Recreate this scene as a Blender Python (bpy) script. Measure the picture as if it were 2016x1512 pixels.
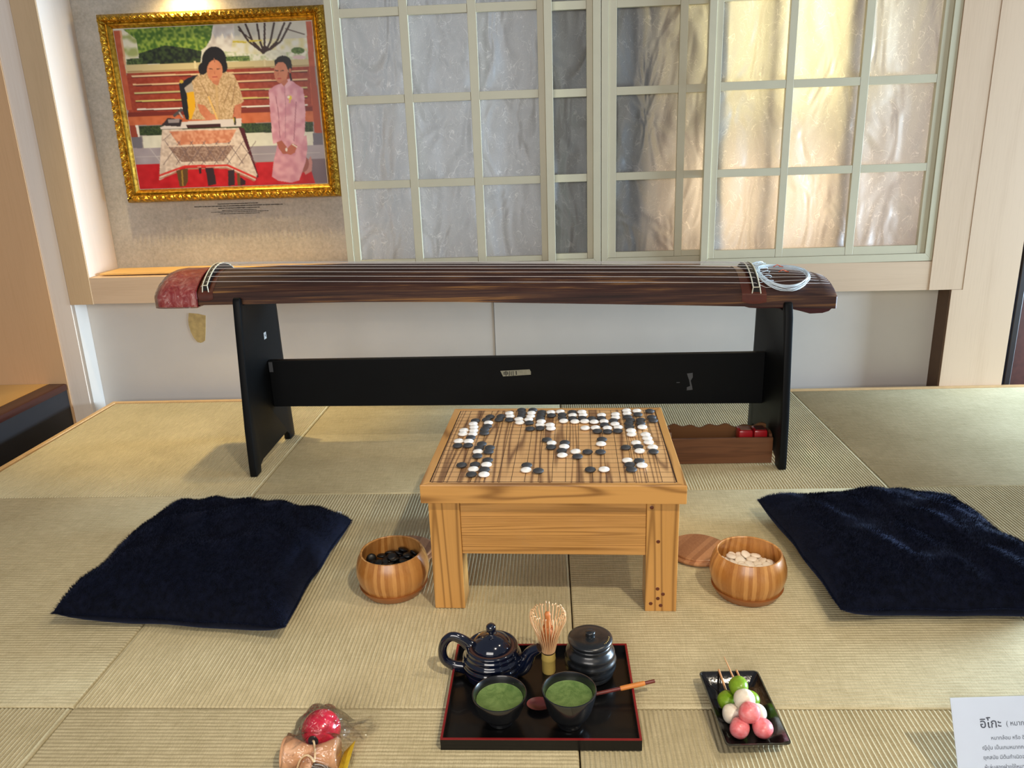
import bpy, bmesh, math, random
import numpy as np
from mathutils import Vector, Matrix, Euler
PI = math.pi
for o in list(bpy.data.objects): bpy.data.objects.remove(o)
S = bpy.context.scene
COL = S.collection
random.seed(7)

# ------------------------------------------------------------ camera, world, lights, exposure
def cam_setup():
    p, yw, r = .293118, -.0523643, -.0345464
    cy, sy = math.cos(yw), math.sin(yw)
    f = Vector((sy*math.cos(p), cy*math.cos(p), -math.sin(p)))
    rt = Vector((cy, -sy, 0)); up = rt.cross(f)
    a = rt*math.cos(r) + up*math.sin(r); b = -rt*math.sin(r) + up*math.cos(r)
    cd = bpy.data.cameras.new('camera'); co = bpy.data.objects.new('camera', cd); COL.objects.link(co)
    m = Matrix((a, b, -f)).transposed().to_4x4(); m.translation = Vector((-.034399, -1.08964, .904108))
    co.matrix_world = m
    cd.sensor_width = 36; cd.lens = 1512.12/2016*36; cd.clip_start = .02
    S.camera = co
cam_setup()
S.view_settings.view_transform = 'Standard'; S.view_settings.look = 'None'
S.view_settings.gamma = 1; S.view_settings.use_curve_mapping = False
S.view_settings.exposure = .0
w = bpy.data.worlds.new('world'); S.world = w; w.use_nodes = True
w.node_tree.nodes['Background'].inputs[0].default_value = (.80, .86, 1.0, 1)
w.node_tree.nodes['Background'].inputs[1].default_value = .22
def light(kind, name, loc, target, energy, color, size=.1, size_y=None, spot=None, blend=.5):
    l = bpy.data.lights.new(name, kind); o = bpy.data.objects.new(name, l); COL.objects.link(o)
    o.location = loc; d = Vector(target) - Vector(loc)
    o.rotation_euler = d.to_track_quat('-Z', 'Y').to_euler()
    l.energy = energy; l.color = color
    if kind == 'AREA':
        l.shape = 'RECTANGLE'; l.size = size; l.size_y = size_y or size
    else:
        l.shadow_soft_size = size
    if kind == 'SPOT': l.spot_size = math.radians(spot); l.spot_blend = blend
    return o
WARM = (1, .80, .52)
light('SPOT', 'ceiling_spot_front', (1.15, -1.75, 3.1), (-.15, -.05, 0), 262, (1, .87, .68), .05, spot=46, blend=1.0)
light('SPOT', 'ceiling_spot_side', (1.9, -.2, 2.9), (-.5, .3, 0), 80, (1, .84, .62), .06, spot=60, blend=1.0)
light('SPOT', 'ceiling_spot_picture', (-1.32, 1.42, 2.5), (-1.28, 1.74, 0), 150, (1, .76, .36), .04, spot=44, blend=.8)
light('AREA', 'window_daylight', (4.9, 1.35, .5), (0, 1.1, .1), 800, (.60, .80, 1.0), 1.6, .6)
light('SPOT', 'added_wall_wash_spot', (-1.28, .95, 2.7), (-1.24, 1.97, .57), 70, (1, .74, .34), .03, spot=19, blend=1.0)  # added spot, makes the warm pool on the lower wall
light('AREA', 'front_daylight', (-.7, -3.6, 1.7), (0, 1.8, .6), 92, (1.0, .94, .87), 2.6, 1.6)

# ------------------------------------------------------------ materials
def srgb(r, g, b):
    f = lambda c: (c/255/12.92) if c/255 <= .04045 else ((c/255+.055)/1.055)**2.4
    return (f(r), f(g), f(b), 1)
class NT:
    def __init__(s, name):
        s.m = bpy.data.materials.new(name); s.m.use_nodes = True
        s.t = s.m.node_tree; s.b = s.t.nodes['Principled BSDF']; s.out = s.t.nodes['Material Output']
    def n(s, typ, **kw):
        nd = s.t.nodes.new(typ)
        for k, v in kw.items():
            if k.startswith('i_'):
                key = k[2:]; key = int(key) if key.isdigit() else key.replace('_', ' ')
                nd.inputs[key].default_value = v
            else: setattr(nd, k, v)
        return nd
    def l(s, a, b): s.t.links.new(a, b)
    def math(s, op, a, b=None, clamp=False):
        nd = s.n('ShaderNodeMath', operation=op, use_clamp=clamp)
        for i, v in enumerate((a, b)):
            if v is None: continue
            if isinstance(v, (int, float)): nd.inputs[i].default_value = v
            else: s.l(v, nd.inputs[i])
        return nd.outputs[0]
    def coord(s, scale=(1, 1, 1), rot=(0, 0, 0), kind='Object'):
        tc = s.n('ShaderNodeTexCoord'); mp = s.n('ShaderNodeMapping')
        mp.inputs['Scale'].default_value = scale; mp.inputs['Rotation'].default_value = rot
        s.l(tc.outputs[kind], mp.inputs[0]); return mp.outputs[0]
    def noise(s, vec, scale, detail=3, rough=.5, dist=0):
        nd = s.n('ShaderNodeTexNoise'); nd.inputs['Scale'].default_value = scale
        nd.inputs['Detail'].default_value = detail; nd.inputs['Roughness'].default_value = rough
        nd.inputs['Distortion'].default_value = dist
        if vec is not None: s.l(vec, nd.inputs['Vector'])
        return nd.outputs['Fac']
    def ramp(s, fac, stops):
        nd = s.n('ShaderNodeValToRGB'); e = nd.color_ramp.elements
        while len(e) < len(stops): e.new(.5)
        for el, (p, c) in zip(e, stops): el.position = p; el.color = c
        s.l(fac, nd.inputs[0]); return nd.outputs[0]
    def mix(s, fac, a, b, mode='MIX'):
        nd = s.n('ShaderNodeMix', data_type='RGBA', blend_type=mode)
        for i, v in ((0, fac), (6, a), (7, b)):
            if isinstance(v, (int, float)): nd.inputs[i].default_value = v
            elif isinstance(v, tuple): nd.inputs[i].default_value = v
            else: s.l(v, nd.inputs[i])
        return nd.outputs[2]
    def bump(s, h, strength=.3, dist=.001):
        nd = s.n('ShaderNodeBump'); nd.inputs['Strength'].default_value = strength
        nd.inputs['Distance'].default_value = dist; s.l(h, nd.inputs['Height']); s.l(nd.outputs[0], s.b.inputs['Normal'])
    def col(s, c):
        if isinstance(c, tuple): s.b.inputs['Base Color'].default_value = c
        else: s.l(c, s.b.inputs['Base Color'])
    def set(s, **kw):
        for k, v in kw.items(): s.b.inputs[k.replace('_', ' ')].default_value = v
        return s
def plain(name, c, rough=.5, metal=0, var=.06, nscale=40, bump=0, coat=0, spec=.5, sheen=0):
    t = NT(name); nz = t.noise(t.coord(), nscale, 3)
    c1 = tuple(min(1, x*(1-var)) for x in c[:3])+(1,); c2 = tuple(min(1, x*(1+var)) for x in c[:3])+(1,)
    t.col(t.ramp(nz, [(.3, c1), (.7, c2)])); t.set(Roughness=rough, Metallic=metal)
    t.b.inputs['Specular IOR Level'].default_value = spec; t.b.inputs['Coat Weight'].default_value = coat
    if sheen: t.b.inputs['Sheen Weight'].default_value = sheen
    if bump: t.bump(nz, bump, .001)
    return t.m
def wood(name, light_c, dark_c, axis='X', K=14, lo=1.6, stretch=.08, fine=.35, rough=.45, coat=0, rings=.8, seed=0, spec=.4, edge=.5):
    """long-grained wood: warped growth rings plus fine streaks along one axis"""
    t = NT(name); sc = [1, 1, 1]; sc['XYZ'.index(axis)] = stretch
    co = t.coord(tuple(sc)); off = t.n('ShaderNodeVectorMath', operation='ADD'); t.l(co, off.inputs[0])
    off.inputs[1].default_value = (seed*3.1, seed*1.7, seed*2.3); v = off.outputs[0]
    n1 = t.noise(v, lo, 2, .45)
    ph = t.math('MULTIPLY', n1, K*6.283)
    sn = t.math('MULTIPLY_ADD', t.math('SINE', ph), .5); t.t.nodes[-1].inputs[2].default_value = .5
    # sharpen the late-wood lines
    ring = t.math('POWER', sn, 1.0/edge*1.5)
    sc2 = [1, 1, 1]; sc2['XYZ'.index(axis)] = .03
    n2 = t.noise(t.coord(tuple(sc2)), 260, 4, .6)
    n3 = t.noise(t.coord(tuple(sc)), lo*2.3, 3)
    f = t.math('ADD', t.math('MULTIPLY', t.math('POWER', ring, 2.0) if rings >= 1 else ring, rings*.6), t.math('MULTIPLY', t.math('SUBTRACT', n2, .5), fine*1.6))
    f = t.math('ADD', f, t.math('MULTIPLY', t.math('SUBTRACT', n3, .5), .5), clamp=True)
    t.col(t.mix(f, light_c, dark_c)); t.set(Roughness=rough)
    t.b.inputs['Coat Weight'].default_value = coat; t.b.inputs['Coat Roughness'].default_value = .12
    t.b.inputs['Specular IOR Level'].default_value = spec
    t.bump(f, .12, .0006)
    return t.m
M = {}
fl, fd = srgb(214, 186, 156), srgb(188, 157, 126)
M['frame_v'] = wood('pale_wood_vertical', fl, fd, 'Z', K=6, lo=3, rings=.3, fine=.55, rough=.5)
M['frame_h'] = wood('pale_wood_horizontal', fl, fd, 'X', K=6, lo=3, rings=.3, fine=.55, rough=.5)
M['post_l'] = wood('tan_wood_vertical', srgb(206, 176, 138), srgb(178, 146, 108), 'Z', K=6, lo=3, rings=.3, fine=.5)
M['jamb'] = wood('whitish_wood_vertical', srgb(236, 222, 208), srgb(218, 198, 178), 'Z', K=5, lo=3, rings=.3, fine=.5)
M['plywood'] = wood('tan_plywood', srgb(214, 172, 128), srgb(192, 148, 104), 'Z', K=4, lo=2, rings=.25, fine=.5, rough=.5)
M['bench_top'] = wood('yellow_pine', srgb(226, 180, 108), srgb(204, 152, 82), 'Y', K=5, lo=3, rings=.3, fine=.4)
M['trim_wood'] = plain('edging_wood', srgb(214, 176, 124), .45)
M['white_panel'] = plain('painted_panel', srgb(210, 202, 192), .6, var=.02, nscale=8)
M['return_shade'] = plain('return_shade_brown', srgb(92, 66, 46), .6)
M['shoji'] = plain('beige_painted_wood', srgb(204, 196, 168), .45, var=.02, nscale=20)
M['nosing'] = plain('mahogany_nosing', srgb(60, 22, 18), .35)
M['black_panel'] = plain('charcoal_panel', srgb(34, 34, 38), .5)
M['floor'] = plain('dark_floor', srgb(54, 50, 48), .6)
def mk_wallpaper():
    t = NT('grey_wallpaper'); a = t.noise(t.coord(), 70, 6, .7); b = t.noise(t.coord(), 14, 3)
    f = t.math('ADD', t.math('MULTIPLY', a, .7), t.math('MULTIPLY', b, .3))
    t.col(t.ramp(f, [(.3, srgb(158, 152, 142)), (.7, srgb(198, 192, 182))])); t.set(Roughness=.85); t.bump(a, .5, .0015); return t.m
M['wallpaper'] = mk_wallpaper()
def mk_paper():
    t = NT('washi_paper')
    nz = t.noise(t.coord(), 300, 3, .6)
    base = t.ramp(nz, [(.2, srgb(196, 198, 200)), (.8, srgb(212, 213, 212))])
    fib = None
    for sc, sd, rot in ((16, 0, .3), (23, 5, 1.2), (31, 9, 2.2)):
        co = t.coord((1, 1, .7), (sd, rot, sd*.7))
        n1 = t.noise(co, sc, 1.5, .5, 1.2); n2 = t.noise(co, sc*1.4, 1)
        ln = t.math('SUBTRACT', 1, t.math('MULTIPLY', t.math('ABSOLUTE', t.math('SUBTRACT', n1, .5)), 110), clamp=True)
        mk = t.math('MULTIPLY', t.math('SUBTRACT', n2, .48), 14, clamp=True)
        k = t.math('MULTIPLY', ln, mk); fib = k if fib is None else t.math('MAXIMUM', fib, k)
    c = t.mix(t.math('MULTIPLY', fib, .75), base, srgb(250, 250, 248))
    wr = t.noise(t.coord((1, 1, .45)), 8, 2, .5, .9)
    bp = t.n('ShaderNodeBump'); bp.inputs['Strength'].default_value = 1; bp.inputs['Distance'].default_value = .06
    t.l(wr, bp.inputs['Height'])
    t.col(c); t.set(Roughness=.42); t.b.inputs['Specular IOR Level'].default_value = .55
    t.l(bp.outputs[0], t.b.inputs['Normal'])
    tr = t.n('ShaderNodeBsdfTranslucent'); t.l(c, tr.inputs[0]); t.l(bp.outputs[0], tr.inputs['Normal'])
    mx = t.n('ShaderNodeMixShader'); mx.inputs[0].default_value = .6
    t.l(t.b.outputs[0], mx.inputs[1]); t.l(tr.outputs[0], mx.inputs[2]); t.l(mx.outputs[0], t.out.inputs[0]); return t.m
M['paper'] = mk_paper()
def mk_tatami(name, c1, c2, along):
    """along: axis the ribs run; rush strands lie across them"""
    t = NT(name); s1 = (1, .04, 1) if along == 'X' else (.04, 1, 1)
    fine = t.noise(t.coord(s1), 900, 2, .6); s2 = (.1, 1, 1) if along == 'X' else (1, .1, 1)
    rib = t.noise(t.coord(s2), 300, 2); big = t.noise(t.coord(), 5, 3)
    f = t.math('ADD', t.math('MULTIPLY', fine, .45), t.math('ADD', t.math('MULTIPLY', rib, .3), t.math('MULTIPLY', big, .25)))
    t.col(t.ramp(f, [(.36, c1), (.64, c2)])); t.set(Roughness=.55); t.b.inputs['Specular IOR Level'].default_value = .3
    t.bump(fine, .2, .0006); return t.m
ta1, ta2 = srgb(172, 159, 122), srgb(216, 203, 165)
M['tat_x'] = mk_tatami('rush_mat_across', ta1, ta2, 'X')
M['tat_y'] = mk_tatami('rush_mat_depth', ta1, ta2, 'Y')
M['go_top'] = wood('go_board_cedar', srgb(222, 178, 124), srgb(96, 56, 36), 'Y', K=20, lo=11, stretch=.05, rings=1.25, fine=.2, rough=.42, coat=.08, seed=3, edge=1.0)
M['go_x'] = wood('pine_grain_across', srgb(203, 150, 82), srgb(106, 62, 20), 'X', K=7, lo=13, stretch=.10, rings=1.1, fine=.25, rough=.35, coat=.25, seed=1)
M['go_y'] = wood('pine_grain_depth', srgb(210, 158, 90), srgb(112, 70, 26), 'Y', K=7, lo=13, stretch=.10, rings=1.1, fine=.25, rough=.35, coat=.25, seed=5)
M['go_z'] = wood('pine_grain_upright', srgb(203, 150, 82), srgb(106, 64, 22), 'Z', K=14, lo=9, stretch=.035, rings=1.0, fine=.2, rough=.32, coat=.3, seed=2)
M['go_apron'] = wood('pine_grain_apron', srgb(203, 150, 84), srgb(116, 74, 30), 'X', K=30, lo=13, stretch=.025, rings=.8, fine=.5, rough=.35, coat=.25, seed=4)
M['ink'] = plain('line_ink', srgb(48, 24, 18), .6)
M['stone_b'] = plain('black_slate', srgb(58, 60, 64), .6, var=.08, bump=.1)
M['stone_w'] = plain('white_glass', srgb(250, 250, 248), .22, var=.01, spec=.6)
M['stone_w'].node_tree.nodes['Principled BSDF'].inputs['Subsurface Weight'].default_value = .15
M['stone_w'].node_tree.nodes['Principled BSDF'].inputs['Subsurface Radius'].default_value = (.004, .004, .004)
M['stone_bowlw'] = plain('ivory_stone', srgb(238, 226, 208), .35, var=.03)
M['stone_bowlb'] = plain('black_stone', srgb(16, 17, 18), .4, var=.1)
def mk_bowl(name, a, b, radial=True):
    t = NT(name); tc = t.n('ShaderNodeTexCoord'); sp = t.n('ShaderNodeSeparateXYZ'); t.l(tc.outputs['Object'], sp.inputs[0])
    if radial:
        ang = t.math('ARCTAN2', sp.outputs[1], sp.outputs[0]); u = t.math('MULTIPLY', ang, 9.4)
    else:
        u = t.math('MULTIPLY', t.math('ADD', t.math('MULTIPLY', sp.outputs[0], .8), t.math('MULTIPLY', sp.outputs[1], -.6)), 85)
    wn = t.n('ShaderNodeTexWhiteNoise', noise_dimensions='1D'); t.l(t.math('FLOOR', u), wn.inputs['W'])
    st = t.noise(t.coord((1, 1, .06) if radial else (.8, .3, 1), (0, 0, 0) if radial else (0, 0, .64)), 330, 3)
    f = t.math('ADD', t.math('MULTIPLY', wn.outputs['Value'], .6), t.math('MULTIPLY', st, .4))
    t.col(t.ramp(f, [(.15, b), (.8, a)])); t.set(Roughness=.3); t.b.inputs['Coat Weight'].default_value = .3
    t.b.inputs['Coat Roughness'].default_value = .2
    return t.m
M['bowl'] = mk_bowl('laminated_bamboo', srgb(202, 146, 82), srgb(160, 102, 46))
M['bowl_foot'] = plain('bowl_foot_wood', srgb(146, 90, 46), .35, var=.1, coat=.2)
M['lid'] = mk_bowl('laminated_lid', srgb(196, 142, 100), srgb(148, 96, 60), False)
M['navy_fur'] = plain('navy_plush', srgb(8, 11, 24), .9, var=.6, nscale=70, sheen=.12, spec=.1)
M['navy_fur'].node_tree.nodes['Principled BSDF'].inputs['Sheen Tint'].default_value = (.25, .35, .8, 1)
M['black_lac'] = plain('black_lacquer', srgb(13, 13, 14), .28, var=.1, coat=.12, spec=.3)
M['red_lac'] = plain('red_lacquer_edge', srgb(128, 24, 28), .35)
M['pot'] = plain('navy_glaze', srgb(10, 16, 34), .12, var=.3, nscale=30, coat=1)
M['pot_rim'] = plain('bare_brown_clay', srgb(74, 48, 40), .6)
M['jar'] = plain('charcoal_glaze', srgb(26, 29, 32), .3, var=.15, nscale=60, coat=.3, bump=.15)
M['cup'] = plain('black_glaze', srgb(24, 25, 27), .25, var=.1, coat=.5)
def mk_tea():
    t = NT('matcha'); a = t.noise(t.coord(), 700, 3, .7); b = t.noise(t.coord(), 35, 2, .5, 2)
    f = t.math('ADD', t.math('MULTIPLY', a, .45), t.math('MULTIPLY', b, .55))
    t.col(t.ramp(f, [(.35, srgb(78, 108, 50)), (.65, srgb(122, 148, 84))])); t.set(Roughness=.5); t.bump(a, .4, .0005); return t.m
M['tea'] = mk_tea()
M['bamboo'] = plain('bamboo_handle', srgb(190, 164, 88), .4, var=.12)
M['tine'] = plain('bamboo_tine', srgb(222, 178, 130), .5, var=.1)
M['tine_core'] = plain('bamboo_core', srgb(196, 120, 66), .5, var=.15)
M['red_wood'] = plain('red_brown_wood', srgb(104, 42, 36), .35, var=.2, coat=.3)
M['wrap'] = plain('orange_binding', srgb(206, 128, 58), .5, var=.1)
M['plate'] = plain('black_glazed_plate', srgb(20, 19, 20), .16, var=.2, coat=.6, nscale=120, bump=.5)
def dump(name, c, c2):
    t = NT(name); a = t.noise(t.coord(), 90, 4, .6)
    t.col(t.ramp(a, [(.35, c), (.7, c2)])); t.set(Roughness=.32); t.b.inputs['Subsurface Weight'].default_value = .3
    t.b.inputs['Subsurface Radius'].default_value = (.006, .004, .003); t.bump(a, .35, .0015); return t.m
M['dg'] = dump('green_dumpling', srgb(112, 148, 24), srgb(136, 168, 44))
M['dw'] = dump('white_dumpling', srgb(228, 216, 194), srgb(240, 232, 216))
M['dp'] = dump('pink_dumpling', srgb(226, 110, 112), srgb(240, 156, 160))
M['stick'] = plain('bamboo_skewer', srgb(206, 152, 104), .5, var=.1)
M['kball'] = plain('crimson_lacquer', srgb(214, 22, 58), .2, var=.06, coat=.6)
M['kwood'] = wood('kendama_beech', srgb(222, 168, 126), srgb(186, 128, 88), 'Y', K=6, lo=14, rings=.6, fine=.3, rough=.4)
M['kstring'] = plain('cream_cord', srgb(238, 208, 160), .7)
M['ycard'] = plain('yellow_card', srgb(220, 190, 50), .45, var=.2, nscale=60)
def mk_plastic(name, tint=(1, 1, 1, 1), base=.08, fres=1.0, bumpd=.006, sc=45):
    t = NT(name); tr = t.n('ShaderNodeBsdfTransparent'); tr.inputs[0].default_value = tint
    gl = t.n('ShaderNodeBsdfGlossy'); gl.inputs['Roughness'].default_value = .08
    nz = t.noise(t.coord(), sc, 3, .6, 1.5)
    bp = t.n('ShaderNodeBump'); bp.inputs['Distance'].default_value = bumpd; bp.inputs['Strength'].default_value = .9
    t.l(nz, bp.inputs['Height']); t.l(bp.outputs[0], gl.inputs['Normal'])
    lw = t.n('ShaderNodeLayerWeight'); lw.inputs[0].default_value = .25; t.l(bp.outputs[0], lw.inputs['Normal'])
    f = t.math('ADD', t.math('MULTIPLY', lw.outputs['Fresnel'], fres), base, clamp=True)
    mx = t.n('ShaderNodeMixShader'); t.l(f, mx.inputs[0]); t.l(tr.outputs[0], mx.inputs[1]); t.l(gl.outputs[0], mx.inputs[2])
    t.l(mx.outputs[0], t.out.inputs[0]); return t.m
M['bag'] = mk_plastic('clear_plastic_bag', (.96, .96, .95, 1), .05, .8, .010, 30)
M['wrapfilm'] = mk_plastic('crumpled_clear_film', (.95, .93, .93, 1), .05, .8)
M['acrylic'] = mk_plastic('clear_acrylic', (.96, .98, 1, 1), .02, .5, .0001)
def mk_koto():
    t = NT('burnt_paulownia'); co = t.coord((.07, 1, 1)); n1 = t.noise(t.coord((.03, 1, 1)), 105, 4, .6, .4)
    n2 = t.noise(t.coord((.012, 1, 1)), 380, 3, .6); n3 = t.noise(t.coord((.12, 1, 1)), 22, 3)
    f = t.math('ADD', t.math('MULTIPLY', n1, .45), t.math('ADD', t.math('MULTIPLY', n2, .25), t.math('MULTIPLY', n3, .3)))
    t.col(t.ramp(f, [(.36, srgb(34, 16, 13)), (.49, srgb(66, 38, 30)), (.55, srgb(84, 54, 38)), (.60, srgb(128, 88, 50)), (.66, srgb(160, 116, 66))]))
    t.set(Roughness=.6); t.b.inputs['Specular IOR Level'].default_value = .4; t.bump(f, .6, .0015); return t.m
M['koto'] = mk_koto()
M['koto_brown'] = plain('polished_brown_wood', srgb(92, 42, 24), .3, var=.2, coat=.2)
M['koto_foot'] = plain('maroon_wood', srgb(70, 26, 26), .35, var=.1)
M['ivory'] = plain('ivory_edge', srgb(236, 232, 208), .4)
M['string'] = plain('pale_string', srgb(226, 220, 216), .45)
M['coil'] = plain('bluish_white_string', srgb(222, 234, 240), .5)
M['orange'] = plain('orange_thread', srgb(206, 96, 60), .6)
def mk_redcap():
    t = NT('red_cloth_film_glints'); a = t.noise(t.coord((1, 1, 1), (.5, .4, .2)), 26, 3, .6, 1.5)
    t.col(t.ramp(a, [(.36, srgb(170, 40, 36)), (.52, srgb(196, 92, 82)), (.66, srgb(222, 156, 144))])); t.set(Roughness=.35)  # pale tones put the film's white highlights into the red
    t.b.inputs['Coat Weight'].default_value = .8; t.bump(a, .5, .004); return t.m
M['redcap'] = mk_redcap()
M['stand'] = plain('black_painted_board', srgb(6, 8, 11), .5, var=.15, nscale=15, spec=.18)
M['tape'] = plain('masking_tape', srgb(150, 148, 130), .6, var=.1, nscale=120)
M['tape_dark'] = plain('grey_tape_scrap', srgb(74, 76, 80), .5)
M['marker'] = plain('marker_ink', srgb(14, 14, 16), .6)
M['sticker'] = plain('white_sticker', srgb(222, 226, 228), .5)
M['box'] = wood('aged_brown_wood', srgb(112, 72, 46), srgb(70, 38, 24), 'X', K=6, lo=22, rings=.7, fine=.6, rough=.4, coat=.15)
M['box_in'] = wood('aged_wood_inside', srgb(120, 80, 44), srgb(72, 44, 24), 'X', K=6, lo=8, rings=.5, fine=.3, rough=.6)
M['redblock'] = plain('red_lacquer_block', srgb(160, 22, 30), .3, var=.1, coat=.4)
M['blocktop'] = plain('worn_block_top', srgb(132, 96, 78), .5, var=.3)
def mk_gold():
    t = NT('gilt'); a = t.noise(t.coord(), 90, 3)
    t.col(t.ramp(a, [(.3, srgb(150, 108, 28)), (.7, srgb(226, 184, 72))])); t.set(Roughness=.3, Metallic=.85); return t.m
M['gold'] = mk_gold()
M['gold_dark'] = plain('antique_gilt', srgb(110, 78, 22), .4, metal=.7, var=.2)
M['white_mat'] = plain('white_mount', srgb(226, 214, 200), .6)
M['card'] = plain('white_card', srgb(226, 230, 240), .35, var=.01)
M['print_ink'] = plain('printed_text', srgb(84, 86, 96), .6)
M['caption'] = plain('caption_text', srgb(70, 62, 54), .6)
M['stain'] = plain('bare_wood_patch', srgb(186, 160, 104), .6, var=.15, nscale=60)
M['cab'] = plain('dark_red_wood', srgb(70, 36, 28), .4, var=.2)
M['cab_dark'] = plain('near_black_wood', srgb(26, 18, 16), .4)
M['bluefoil'] = plain('blue_glossy_strip', srgb(60, 92, 140), .3, var=.7, nscale=55, metal=.3)
M['brownglass'] = plain('brown_smoky_panel', srgb(78, 66, 56), .25, var=.4, nscale=30)

# ------------------------------------------------------------ mesh helpers
class MB:
    def __init__(s): s.v = []; s.f = []; s.mi = []
    def add(s, vs, fs, mi=0):
        k = len(s.v); s.v += [tuple(v) for v in vs]; s.f += [tuple(i+k for i in f) for f in fs]; s.mi += [mi]*len(fs); return s
    def box(s, x0, x1, y0, y1, z0, z1, mi=0):
        vs = [(x, y, z) for z in (z0, z1) for y in (y0, y1) for x in (x0, x1)]
        return s.add(vs, [(0, 2, 3, 1), (4, 5, 7, 6), (0, 1, 5, 4), (2, 6, 7, 3), (0, 4, 6, 2), (1, 3, 7, 5)], mi)
    def prism(s, poly, a0, a1, axis='X', mi=0):
        """poly in the two other axes (order YZ, XZ or XY)"""
        n = len(poly)
        def P(a, p): return {'X': (a, p[0], p[1]), 'Y': (p[0], a, p[1]), 'Z': (p[0], p[1], a)}[axis]
        vs = [P(a0, p) for p in poly] + [P(a1, p) for p in poly]
        return s.add(vs, [tuple(range(n))[::-1], tuple(range(n, 2*n))] + [(i, (i+1) % n, n+(i+1) % n, n+i) for i in range(n)], mi)
    def lathe(s, prof, c=(0, 0, 0), n=48, mi=0, wob=0, axis='Z'):
        """prof: (r,z) list; closed with caps where r==0"""
        vs = []; fs = []
        def P(r, a, z):
            x, y = r*math.cos(a), r*math.sin(a)
            q = {'Z': (x, y, z), 'X': (z, x, y), 'Y': (x, z, y)}[axis]
            return (c[0]+q[0], c[1]+q[1], c[2]+q[2])
        idx = []
        for r, z in prof:
            if r < 1e-7: idx.append([len(vs)]*n); vs.append(P(0, 0, z))
            else:
                idx.append(list(range(len(vs), len(vs)+n)))
                for k in range(n): vs.append(P(r*(1+wob*math.sin(3*2*PI*k/n)), 2*PI*k/n, z))
        for a, b in zip(idx, idx[1:]):
            for k in range(n):
                q = [a[k], a[(k+1) % n], b[(k+1) % n], b[k]]; u = []
                for i in q:
                    if i not in u: u.append(i)
                if len(u) > 2: fs.append(tuple(u))
        return s.add(vs, fs, mi)
    def tube(s, pts, r, n=8, mi=0, cap=True, flat=1):
        pts = [Vector(p) for p in pts]; rs = r if isinstance(r, (list, tuple)) else [r]*len(pts)
        vs = []; fs = []; pr = None
        for i, p in enumerate(pts):
            d = (pts[min(i+1, len(pts)-1)] - pts[max(i-1, 0)]).normalized()
            if pr is None:
                pr = d.cross(Vector((0, 0, 1)));
                if pr.length < .1: pr = d.cross(Vector((0, 1, 0)))
            pr = (pr - d*pr.dot(d)).normalized(); q = d.cross(pr)
            for k in range(n):
                a = 2*PI*k/n; vs.append(p + pr*(math.cos(a)*rs[i]) + q*(math.sin(a)*rs[i]*flat))
        for i in range(len(pts)-1):
            for k in range(n): fs.append((i*n+k, i*n+(k+1) % n, (i+1)*n+(k+1) % n, (i+1)*n+k))
        if cap: fs.append(tuple(range(n))[::-1]); fs.append(tuple(range(len(vs)-n, len(vs))))
        return s.add(vs, fs, mi)
    def grid(s, fn, nu, nv, mi=0, wrap=False):
        vs = [fn(i/(nu-1), j/(nv-1)) for j in range(nv) for i in range(nu)]
        fs = [(j*nu+i, j*nu+i+1, (j+1)*nu+i+1, (j+1)*nu+i) for j in range(nv-1) for i in range(nu-1)]
        return s.add(vs, fs, mi)
    def build(s, name, mats, parent=None, smooth=None, bevel=0, loc=None):
        me = bpy.data.meshes.new(name); me.from_pydata(s.v, [], s.f); me.update()
        if not isinstance(mats, (list, tuple)): mats = [mats]
        for m in mats: me.materials.append(m)
        if len(mats) > 1: me.polygons.foreach_set('material_index', s.mi)
        bm = bmesh.new(); bm.from_mesh(me); bmesh.ops.recalc_face_normals(bm, faces=bm.faces)
        if bevel:
            es = [e for e in bm.edges if len(e.link_faces) == 2 and e.calc_face_angle(0) > .6]
            bmesh.ops.bevel(bm, geom=es, offset=bevel, segments=2, affect='EDGES', profile=.5, clamp_overlap=True)
        bm.to_mesh(me); bm.free()
        if smooth is not None:
            me.shade_smooth()
            try: me.set_sharp_from_angle(angle=math.radians(smooth))
            except Exception: pass
        o = bpy.data.objects.new(name, me); COL.objects.link(o)
        if parent is not None: o.parent = parent
        if loc: o.location = loc
        return o
def struct(o): o['kind'] = 'structure'; return o
def tag(o, label, cat, group=None):
    o['label'] = label; o['category'] = cat
    if group: o['group'] = group
    return o
def empty(name, loc=(0, 0, 0), rz=0, parent=None):
    o = bpy.data.objects.new(name, None); COL.objects.link(o); o.location = loc; o.rotation_euler = (0, 0, rz)
    o.empty_display_size = .05
    if parent: o.parent = parent
    return o
def thing(name, label, cat, loc=(0, 0, 0), rz=0, group=None): return tag(empty(name, loc, rz), label, cat, group)
def interp(x, pts):
    if x <= pts[0][0]: return pts[0][1]
    for (a, b), (c, d) in zip(pts, pts[1:]):
        if x <= c: return b + (d-b)*(x-a)/(c-a)
    return pts[-1][1]
def spline(pts, n):
    """Catmull-Rom through pts"""
    P = [Vector(p) for p in pts]; P = [2*P[0]-P[1]] + P + [2*P[-1]-P[-2]]; out = []
    seg = len(P)-3
    for i in range(seg):
        for k in range(n):
            t = k/n; a, b, c, d = P[i:i+4]
            out.append(.5*((2*b) + (c-a)*t + (2*a-5*b+4*c-d)*t*t + (3*b-a-3*c+d)*t**3))
    out.append(P[-2]); return out
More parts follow.
